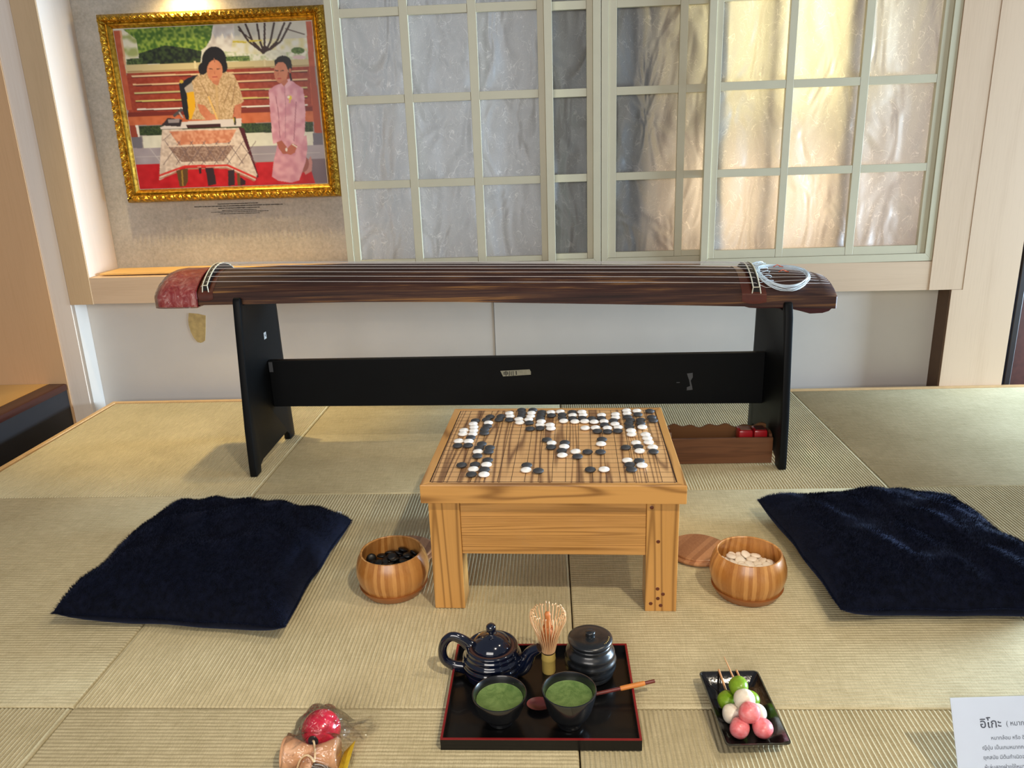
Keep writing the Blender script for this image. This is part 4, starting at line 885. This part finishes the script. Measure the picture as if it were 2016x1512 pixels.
# ------------------------------------------------------------ cushions
def cushion(c, H, seed, label, tagp=None):
    """c = four corners (FL, FR, BR, BL) on the mat"""
    rg = np.random.default_rng(seed); K = 46
    ph = rg.random(12)*6.28
    def base(u, v, s):
        # u,v in -1..1 ; s=+1 top, -1 bottom
        bu = u*(1-.075*(1-v*v)*abs(u)**2); bv = v*(1-.085*(1-u*u)*abs(v)**2)
        k_ = 1-.014*abs(u*v)**8; bu *= k_; bv *= k_; wob = .006*math.sin(9*u+ph[6])*(1-abs(u)) ; wo2 = .006*math.sin(8*v+ph[7])*(1-abs(v))
        bv += wob*abs(v)**4*2; bu += wo2*abs(u)**4*2
        a, b = (bu+1)/2, (bv+1)/2
        x = (c[0][0]*(1-a)+c[1][0]*a)*(1-b)+(c[3][0]*(1-a)+c[2][0]*a)*b
        y = (c[0][1]*(1-a)+c[1][1]*a)*(1-b)+(c[3][1]*(1-a)+c[2][1]*a)*b
        f = max(0, (1-abs(u)**3.6)*(1-abs(v)**3.6))**.44
        lump = .006*math.sin(5*u+3*v+ph[0])*f + .005*math.sin(9*v-4*u+ph[1])*f + .003*math.sin(17*u+6*v+ph[2])*f + .0025*math.sin(13*v+11*u+ph[3])*f
        seam = .030 + .010*abs(u*v)
        z = seam + (H-seam)*f + lump if s > 0 else seam*(1-min(1, f*1.6)) + .0025
        return (x, y, max(z, .002))
    mb = MB(); vs = []; fs = []
    us = [math.sin(PI/2*t) for t in np.linspace(-1, 1, K)]
    for s in (1, -1): vs += [base(u, v, s) for v in us for u in us]
    for k in (0, K*K):
        fs += [(k+j*K+i, k+j*K+i+1, k+(j+1)*K+i+1, k+(j+1)*K+i) for j in range(K-1) for i in range(K-1)]
    ring = [i for i in range(K)] + [j*K+K-1 for j in range(1, K)] + [(K-1)*K+i for i in range(K-2, -1, -1)] + [j*K for j in range(K-2, 0, -1)]
    for a, b in zip(ring, ring[1:]+ring[:1]): fs.append((a, b, b+K*K, a+K*K))
    # pile: short curved tufts over the top and the seam
    def P(u, v): return np.array(base(u, v, 1))
    NF = 60000; U = rg.uniform(-1, 1, NF); V = rg.uniform(-1, 1, NF)
    ed = rg.random(NF) < .14; sd_ = rg.integers(0, 4, NF)
    U = np.where(ed & (sd_ == 0), -1, np.where(ed & (sd_ == 1), 1, U)); V = np.where(ed & (sd_ == 2), -1, np.where(ed & (sd_ == 3), 1, V))
    cen = P(0, 0)
    for i in range(NF):
        u, v = U[i], V[i]; p = P(u, v); q1 = P(min(1, u+.02), v) - P(max(-1, u-.02), v); q2 = P(u, min(1, v+.02)) - P(u, max(-1, v-.02))
        nrm = np.cross(q1, q2); L = np.linalg.norm(nrm); nrm = nrm/L if L > 1e-9 else np.array([0, 0, 1.])
        if ed[i]: d = p-cen; d[2] = .004; nrm = nrm*.5 + d/np.linalg.norm(d)*.9
        fl = math.sin(7*u+4*v+ph[4])+math.sin(6*v-5*u+ph[5])
        dr = nrm + np.array([.55*math.cos(fl*1.5), .55*math.sin(fl*1.5), -.1]) + rg.normal(0, .28, 3); dr /= np.linalg.norm(dr)
        ln = rg.uniform(.005, .0095); sdv = np.cross(dr, [0.3, .2, 1]); sdv = sdv/np.linalg.norm(sdv)*.0006
        k = len(vs); a = p - nrm*.001; tip = a + dr*ln
        if tip[2] < .001: tip[2] = .001
        vs += [tuple(a-sdv), tuple(a+sdv), tuple(tip)]; fs.append((k, k+1, k+2))
    me = bpy.data.meshes.new('cushion'); me.from_pydata(vs, [], fs); me.materials.append(M['navy_fur']); me.shade_smooth()
    o = bpy.data.objects.new('cushion', me); COL.objects.link(o); tag(o, label, 'cushion')
    if tagp:
        MB().box(tagp[0], tagp[0]+.012, tagp[1], tagp[1]+.004, .03, .042).build('care_tag', M['sticker'], o)
    return o
cushion([(-1.055, .222), (-.555, .172), (-.532, .625), (-1.012, .695)], .128, 5, 'dark navy plush cushion on the mats left of the go table', (-.585, .665))
cushion([(.515, .222), (1.0, .215), (.96, .705), (.480, .714)], .106, 9, 'dark navy plush cushion on the mats right of the go table')

# ------------------------------------------------------------ tray with tea things
ty = thing('tea_tray', 'black lacquer tray with red rim lying on the mats before the go table', 'tray')
x0, x1, y0, y1 = -.2193, .0975, -.0985, .1465; zr = .0215
MB().box(x0+.002, x1-.002, y0+.002, y1-.002, 0, .0055).build('base', M['black_lac'], ty, bevel=.001)
r = MB()
for (a, b, c_, d) in ((x0, x1, y0, y0+.0045), (x0, x1, y1-.0045, y1), (x0, x0+.0045, y0+.0046, y1-.0046), (x1-.0045, x1, y0+.0046, y1-.0046)): r.box(a, b, c_, d, .001, zr-.0015)
r.build('wall', M['black_lac'], ty)
r = MB()
for (a, b, c_, d) in ((x0, x1, y0, y0+.0035), (x0, x1, y1-.0035, y1), (x0, x0+.0035, y0+.0036, y1-.0036), (x1-.0035, x1, y0+.0036, y1-.0036)): r.box(a, b, c_, d, zr-.0014, zr)
r.build('rim', M['red_lac'], ty)
TZ = .0057
# teapot
tx, tyy = -.1475, .078
tp = thing('teapot', 'glossy dark navy ribbed teapot with loop handle on the tray', 'teapot', (tx, tyy, TZ)); tp.scale = (1, 1, 1.07)
pr = [(0, 0), (.040, 0), (.044, .003)]
for i in range(33):
    t = i/32; z = .004+.050*t; rr_ = .0455+.0075*math.sin(PI*min(1, t*1.05))**.7 + .0011*math.sin(t*2*PI*4.5); pr.append((rr_, z))
pr += [(.0462, .0565), (.0455, .0585), (.0435, .0595), (.0415, .0590), (.0405, .0570), (.0380, .0560)]
MB().lathe(pr, n=64).build('body', M['pot'], tp, smooth=60)
MB().lathe([(.0405, .0572), (.0375, .0576), (.0360, .0574), (.030, .055)], n=48).build('lid_seat', M['pot_rim'], tp, smooth=60)
ld = MB().lathe([(.0355, .0565), (.0352, .0600), (.0335, .0635), (.0290, .0690), (.0220, .0740), (.0130, .0770), (.0055, .0782), (.0045, .0800), (.0050, .083), (.0082, .0860), (.0092, .0905), (.0080, .0955), (.0045, .0985), (0, .0995)], n=48).build('lid', M['pot'], tp, smooth=60)
hp = spline([(-.040, .002, .056), (-.054, .002, .068), (-.070, .002, .0735), (-.0835, .002, .064), (-.0895, .002, .046), (-.086, .002, .028), (-.070, .002, .017), (-.050, .002, .013)], 6)
MB().tube(hp, [.0095-.0035*math.sin(PI*i/(len(hp)-1))**.6 for i in range(len(hp))], 14, flat=1.3).build('handle', M['pot'], tp, smooth=60)
spt = spline([(.036, -.003, .018), (.053, -.007, .024), (.063, -.010, .040), (.071, -.012, .053), (.084, -.015, .0625)], 6); ns = len(spt)
s_ = MB().tube(spt, [.021-.0128*(i/(ns-1))**.7 for i in range(ns)], 20); d = (spt[-1]-spt[-2]).normalized()
s_.build('spout', M['pot'], tp, smooth=60)
MB().tube([spt[-1]-d*.001, spt[-1]+d*.0005], .0060, 14).build('spout_hole', M['cab_dark'], tp)
# jar
jr = thing('tea_jar', 'charcoal lidded jar with ribbed sides on the back right of the tray', 'jar', (.0265, .079, TZ))
pr = [(0, 0), (.026, 0), (.030, .003)]
for i in range(29):
    t = i/28; z = .004+.058*t; q = .034+.0115*math.sin(PI*(.15+.72*t))**1.1 + .0009*math.sin(t*2*PI*4); pr.append((q if t < .9 else q-.02*(t-.9), z))
pr += [(.037, .065), (.0355, .068), (.033, .069)]
MB().lathe(pr, n=56).build('body', M['jar'], jr, smooth=60)
jl = MB().lathe([(.034, .0692), (.0375, .0700), (.0395, .0735), (.0390, .0765), (.034, .0790), (.022, .0800), (.0100, .0795), (.0085, .0800), (.0080, .0850), (.0092, .0875), (.0080, .0895), (0, .0900)], n=56).build('lid', M['jar'], jr, smooth=60)
sp_ = MB()
for k in range(11): a = -.75+.07*k; sp_.lathe([(0, -.0004), (.0008, 0), (0, .0006)], (.0325*math.cos(a)+.001*(k % 2), .0325*math.sin(a), .0793), 6)
sp_.build('worn_spots', M['bamboo'], jl)
# tea bowls
def cup(x, y, h, R, label):
    r = thing('tea_bowl', label, 'tea bowl', (x, y, TZ))
    s = h/.054
    out = [(0, .001), (.0185, 0), (.0205, .001), (.0200, .006*s), (.0235, .009*s), (.031, .016*s), (.034, .020*s), (.036, .024*s), (.0395, .034*s), (.0425, .044*s), (R, .0525*s), (R-.0004, .054*s), (R-.0022, .0543*s)]
    inn = [(R-.0034, .0520*s), (.0385, .042*s), (.0345, .030*s), (.025, .016*s), (0, .012*s)]
    MB().lathe(out+inn, n=64).build('bowl_body', M['cup'], r, smooth=50)
    zt_ = .0425*s; tr = interp(zt_, [(.030*s, .0345), (.042*s, .0385), (.052*s, R-.0034)])-.0002
    MB().lathe([(0, zt_+.0002), (tr*.5, zt_), (tr-.001, zt_+.0001), (tr, zt_+.0008), (tr, zt_-.002), (0, zt_-.002)], n=56).build('matcha', M['tea'], r, smooth=60)
cup(-.1275, -.0385, .0545, .0450, 'black bowl of green matcha at the front left of the tray')
cup(-.0140, -.0435, .0665, .0445, 'taller black bowl of green matcha at the front middle of the tray')
# whisk
wk = thing('tea_whisk', 'pale bamboo tea whisk standing on its handle behind the bowls', 'whisk', (-.0475, .0885, TZ))
MB().lathe([(0, 0), (.0118, 0), (.0122, .002), (.0120, .012), (.0122, .024), (.0128, .0265), (.0131, .028), (.0126, .030), (.0124, .038), (.0118, .0405), (.010, .041), (0, .041)], n=32).build('handle', M['bamboo'], wk, smooth=45)
MB().lathe([(.0119, .0405), (.0127, .0415), (.0124, .043), (.0118, .043)], n=32).build('thread', M['cab_dark'], wk, smooth=60)
tn = MB(); rg_ = random.Random(1)
for k in range(30):
    a = 2*PI*k/30; ca, sa = math.cos(a), math.sin(a); R_ = .0315+rg_.uniform(-.0012, .001); h_ = .124+rg_.uniform(-.003, .003)
    pts = [(ca*q, sa*q, z) for q, z in ((.0108, .040), (.0150, .060), (.0225, .085), (R_-.001, .105), (R_+.0005, .116), (R_-.003, h_), (R_-.0065, h_-.002))]
    tn.tube(spline(pts, 2), [.00115]*8+[.0008]*5, 4)
tn.build('outer_tines', M['tine'], wk, smooth=60)
tn = MB()
for k in range(40):
    a = 2*PI*k/40; R_ = .0105+rg_.uniform(-.001, .001); tn.tube([(math.cos(a)*q, math.sin(a)*q, z) for q, z in ((.008, .040), (.0095, .060), (R_, .082), (R_-.003, .092+rg_.uniform(-.003, .003)))], .0007, 4)
tn.build('inner_tines', M['tine_core'], wk, smooth=60)
MB().lathe([(0, .040), (.006, .042), (.0062, .075), (.0062, .096), (.0055, .108), (.0050, .112), (.0058, .117), (.0045, .121), (0, .1225)], n=14).build('core', M['tine_core'], wk, smooth=60)
# spoon
sn = thing('tea_scoop', 'dark red wooden spoon with orange bound handle resting across the tray', 'spoon')
hz = lambda x: .0105 + (x+.04)*.118
pts = [(x, -.0005+(x+.03)*.178, hz(x)) for x in (-.045, -.02, 0, .035, .07, .10, .1335)]
sn_h = MB().tube(pts, .0032, 10).build('handle', M['red_wood'], sn, smooth=60)
MB().tube([(x, -.0005+(x+.03)*.178, hz(x)) for x in (.0740, .0760, .1140, .1165)], [.0036, .0042, .0042, .0036], 14).build('binding', M['wrap'], sn_h, smooth=60)
def spoonb(u, v):
    a = 2*PI*u; rr_ = v; return (-.064+.021*rr_*math.cos(a), -.0075+.0165*rr_*math.sin(a), .0085+.006*rr_**2)
mbs = MB(); mbs.grid(spoonb, 25, 7); mbs.grid(lambda u, v: tuple(np.array(spoonb(u, v))-np.array([0, 0, .0022*(1-v*.6)])), 25, 7); mbs.build('bowl', M['red_wood'], sn, smooth=60)

# ------------------------------------------------------------ plate of dumpling skewers
pt = thing('serving_plate', 'black glazed rectangular plate holding the dumpling skewers', 'plate')
PC = [(.2225, -.1145), (.3235, -.1105), (.3165, .0635), (.2135, .0605)]
def plate_pt(u, v, z, inset):
    a = .5+(u-.5)*(1-inset*2/.104); b_ = .5+(v-.5)*(1-inset*2/.175)
    x = (PC[0][0]*(1-a)+PC[1][0]*a)*(1-b_)+(PC[3][0]*(1-a)+PC[2][0]*a)*b_; y = (PC[0][1]*(1-a)+PC[1][1]*a)*(1-b_)+(PC[3][1]*(1-a)+PC[2][1]*a)*b_; return (x, y, z)
def rrect(z, inset, rad, n=6):
    out = []; W_, H_ = .104, .175
    for (cu, cv_, a0) in ((1, 0, -PI/2), (1, 1, 0), (0, 1, PI/2), (0, 0, PI)):
        for k in range(n+1):
            a = a0+PI/2*k/n; uu = (rad/W_ if cu == 0 else 1-rad/W_)+rad/W_*math.cos(a); vv_ = (rad/H_ if cv_ == 0 else 1-rad/H_)+rad/H_*math.sin(a)
            out.append(plate_pt(uu, vv_, z, inset))
    return out
L_ = [rrect(0, .024, .006), rrect(.002, .020, .006), rrect(.012, .009, .007), rrect(.0245, .0, .008), rrect(.0262, .0004, .008), rrect(.0262, .0025, .007), rrect(.0235, .0045, .007), rrect(.012, .014, .006), rrect(.0065, .024, .006)]
# raise the corners of the rim a little
mbp = MB(); m = len(L_[0]); allv = [p for r_ in L_ for p in r_]
mbp.add(allv, [(i*m+j, i*m+(j+1) % m, (i+1)*m+(j+1) % m, (i+1)*m+j) for i in range(len(L_)-1) for j in range(m)] + [tuple(range(m)), tuple(range((len(L_)-1)*m, len(L_)*m))])
mbp.build('plate_body', M['plate'], pt, smooth=40)
def blob(c, R, seed):
    rg = random.Random(seed); ph = [rg.uniform(0, 6.3) for _ in range(6)]; mb = MB(); vs = []; NA, NB = 28, 18
    def P(a, b):
        k = 1+.045*math.sin(2*a+ph[0])*math.sin(b)+.03*math.sin(3*b+ph[1])+.03*math.sin(3*a+2*b+ph[2])*math.sin(b)
        return (c[0]+R*k*math.sin(b)*math.cos(a), c[1]+R*k*math.sin(b)*math.sin(a), c[2]+R*.96*k*math.cos(b))
    idx = []
    for j in range(NB+1):
        if j in (0, NB): idx.append([len(vs)]*NA); vs.append(P(0, PI*j/NB))
        else: idx.append(list(range(len(vs), len(vs)+NA))); vs += [P(2*PI*i/NA, PI*j/NB) for i in range(NA)]
    fs = []
    for a_, b_ in zip(idx, idx[1:]):
        for i in range(NA):
            u = []
            for q in (a_[i], a_[(i+1) % NA], b_[(i+1) % NA], b_[i]):
                if q not in u: u.append(q)
            fs.append(tuple(u))
    return mb.add(vs, fs)
R0 = .0162
for k, (nm, balls, s0, s1) in enumerate((
    ('left lower', [(.2470, -.0115, .0238), (.2485, -.0425, .0238), (.2525, -.0745, .0238)], (.2492, .0625, .0275), (.2520, -.0720, .0225)),
    ('right lower', [(.2840, -.0095, .0238), (.2875, -.0420, .0238), (.2880, -.0750, .0238)], (.2790, .0600, .0280), (.2880, -.0720, .0225)),
    ('topmost', [(.2655, -.0080, .0485), (.2675, -.0380, .0485), (.2680, -.0690, .0485)], (.2575, .0640, .0530), (.2680, -.0660, .0455)))):
    sk_ = thing('dumpling_skewer', 'skewer of green, white and pink dumplings on the black plate, %s one' % nm, 'dumpling skewer', (0, 0, 0), 0, 'dumpling skewers on the plate')
    MB().tube([s0, ((s0[0]+s1[0])/2, (s0[1]+s1[1])/2, (s0[2]+s1[2])/2), s1], [.0019 if k < 2 else .0006, .0021, .0021], 10).build('stick', M['stick'], sk_, smooth=60)
    for q, (c, mt) in enumerate(zip(balls, ('dg', 'dw', 'dp'))):
        dd = blob(c, R0+(.0004 if k == 2 else 0), k*3+q).build('dumpling', M[mt], sk_, smooth=80); dd['label'] = ('green', 'white', 'pink')[q]+' dumpling'

# ------------------------------------------------------------ kendama in plastic bag
kd = thing('kendama', 'wooden kendama toy with crimson ball inside a clear bag, front left', 'kendama')
kb = blob((-.4100, -.092, .0330), .0305, 77)
MB().lathe([(0, -.031)]+[(.031*math.cos(a), .031*math.sin(a)) for a in np.linspace(-PI/2+.1, PI/2-.1, 24)]+[(0, .031)], (-.410, -.092, .0335), 48).build('ball', M['kball'], kd, smooth=80)
MB().lathe([(0, -.0004), (.0085, 0), (0, .0003)], (0, 0, 0), 24).build('ball_hole', M['cab_dark'], kd)
hole = kd.children[-1]; hole.matrix_local = Matrix.Translation((-.4135, -.092-.0305, .0335+.0050)) @ Vector((-.08, -.98, .16)).to_track_quat('Z', 'Y').to_matrix().to_4x4()
ax = MB().lathe([(0, -.041), (.018, -.043), (.0245, -.0435), (.0268, -.041), (.0262, -.035), (.0190, -.020), (.0130, -.006), (.0125, .006), (.0160, .020), (.0215, .034), (.0225, .038), (.0210, .041), (.013, .040), (0, .037)], (0, 0, 0), 40, axis='X').build('cups', M['kwood'], kd, smooth=50)
ax.location = (-.4120, -.1370, .0278); ax.rotation_euler = (0, 0, .05)
MB().tube([(-.4130, -.150, .0300), (-.4160, -.180, .024), (-.4180, -.222, .0165), (-.4185, -.235, .0145)], [.0085, .0088, .011, .0105], 20).build('handle', M['kwood'], kd, smooth=60)
MB().tube(spline([(-.4133, -.1232, .0395), (-.4085, -.1330, .0455), (-.4020, -.1500, .0420), (-.4010, -.162, .036), (-.4060, -.158, .040), (-.4140, -.155, .0415), (-.4230, -.158, .036), (-.427, -.166, .026)], 5), .0016, 8).build('cord', M['kstring'], kd, smooth=60)
tag(MB().add([(-.3690, -.116, .012), (-.3545, -.100, .020), (-.3520, -.21, .020), (-.3700, -.21, .012), (-.3690, -.116, .001), (-.3545, -.100, .018), (-.3520, -.21, .018), (-.3700, -.21, .001)], [(0, 1, 2, 3), (7, 6, 5, 4), (0, 4, 5, 1), (1, 5, 6, 2), (2, 6, 7, 3), (3, 7, 4, 0)]).build('paper_card', M['ycard']), 'yellow paper card inside the clear bag beside the kendama', 'card')
def bagfn(u, v):
    xL = -.4650 + .012*v; xR = -.358 + .010*v
    x = xL + (xR-xL)*u; y = -.034 - .205*v - .008*math.sin(PI*u)
    if v < .35: x += .033*max(0, u-.55)/.45*(1-abs(v-.13)/.22 if abs(v-.13) < .22 else 0)
    h = 0
    d2 = ((x+.410)**2+(y+.092)**2); h = max(h, .0335+math.sqrt(max(0, .0325**2-d2)) if d2 < .0325**2 else 0)
    if h == 0: h = max(0, .052*math.exp(-((math.sqrt(d2)-.0325)/.022)**2)*.75)
    h2 = .052*math.exp(-((y+.142)/.03)**4)*(1 if abs(x+.415) < .044 else math.exp(-((abs(x+.415)-.044)/.008)**2)); h = max(h, h2)
    h3 = .036*math.exp(-((x+.417)/.022)**2) if y < -.15 else 0; h = max(h, h3)
    e_ = min(u, 1-u, v*1.5)*10; e_ = min(1, e_)
    return (x, y, .0015 + (h+.002)*max(e_**.6, 0) + (.0022*math.sin(61*x+40*y)*math.sin(83*y-30*x) + .0035*abs(math.sin(95*x+55*y+2*math.sin(60*y))) + .0025*abs(math.sin(70*y-120*x)))*e_ + .001*e_ + (.010*max(0, u-.7)/.3 if v < .35 else 0))
MB().grid(bagfn, 70, 90).build('plastic_bag', M['bag'], smooth=80)
tag(bpy.data.objects['plastic_bag'], 'crumpled clear plastic bag over the kendama on the front mat', 'plastic bag')

# ------------------------------------------------------------ information card at the front right
sg = thing('information_card', 'white card printed with dark Thai text in a clear holder, front right corner', 'sign')
P0 = Vector((.5393, -.12, .1194)); UX = Vector((.9985, .0, .0)).normalized(); DN = Vector((0, -.47, -.88)).normalized()
UX = (Vector((1, .03, .012))).normalized(); NRM = UX.cross(-DN).normalized()
def cm(x, d, off=0): return P0 + UX*x + DN*d - NRM*(-off)
def slab(x0, x1, d0, d1, o0, o1): 
    vs = [cm(x, d, o) for o in (o0, o1) for d in (d0, d1) for x in (x0, x1)]
    return MB().add(vs, [(0, 1, 3, 2), (4, 6, 7, 5), (0, 4, 5, 1), (2, 3, 7, 6), (0, 2, 6, 4), (1, 5, 7, 3)])
LL = .1194/.88*.999
slab(.0015, .2085, .0015, LL-.004, -.0006, 0).build('card', M['card'], sg)
slab(0, .21, 0, LL-.001, .0006, .0024).build('clear_holder', M['acrylic'], sg)
mt = Matrix((UX, -DN, NRM)).transposed().to_4x4()
def ttext(s, x, d, size, bold=0):
    m_ = mt.copy(); m_.translation = cm(x, d, .0003); return text_mesh(s, size, 'printed_text', M['print_ink'], sg, m_, bold)
ttext('อิโกะ', .0395, .0435, .0172, .0002); ttext('( หมากล้อม )', .0770, .0415, .0095)
ttext('หมากล้อม หรือ อิโกะ เป็นหมาก', .0530, .0600, .0072); ttext('ญี่ปุ่น เป็นเกมหมากกระดานที่เก่าแก่', .0390, .0730, .0072)
ttext('ยุคสมัย มีต้นกำเนิดจากประเทศจีน', .0390, .0860, .0072); ttext('ผู้เล่นสองฝ่ายใช้หมากสีดำและขาว', .0390, .0990, .0072)
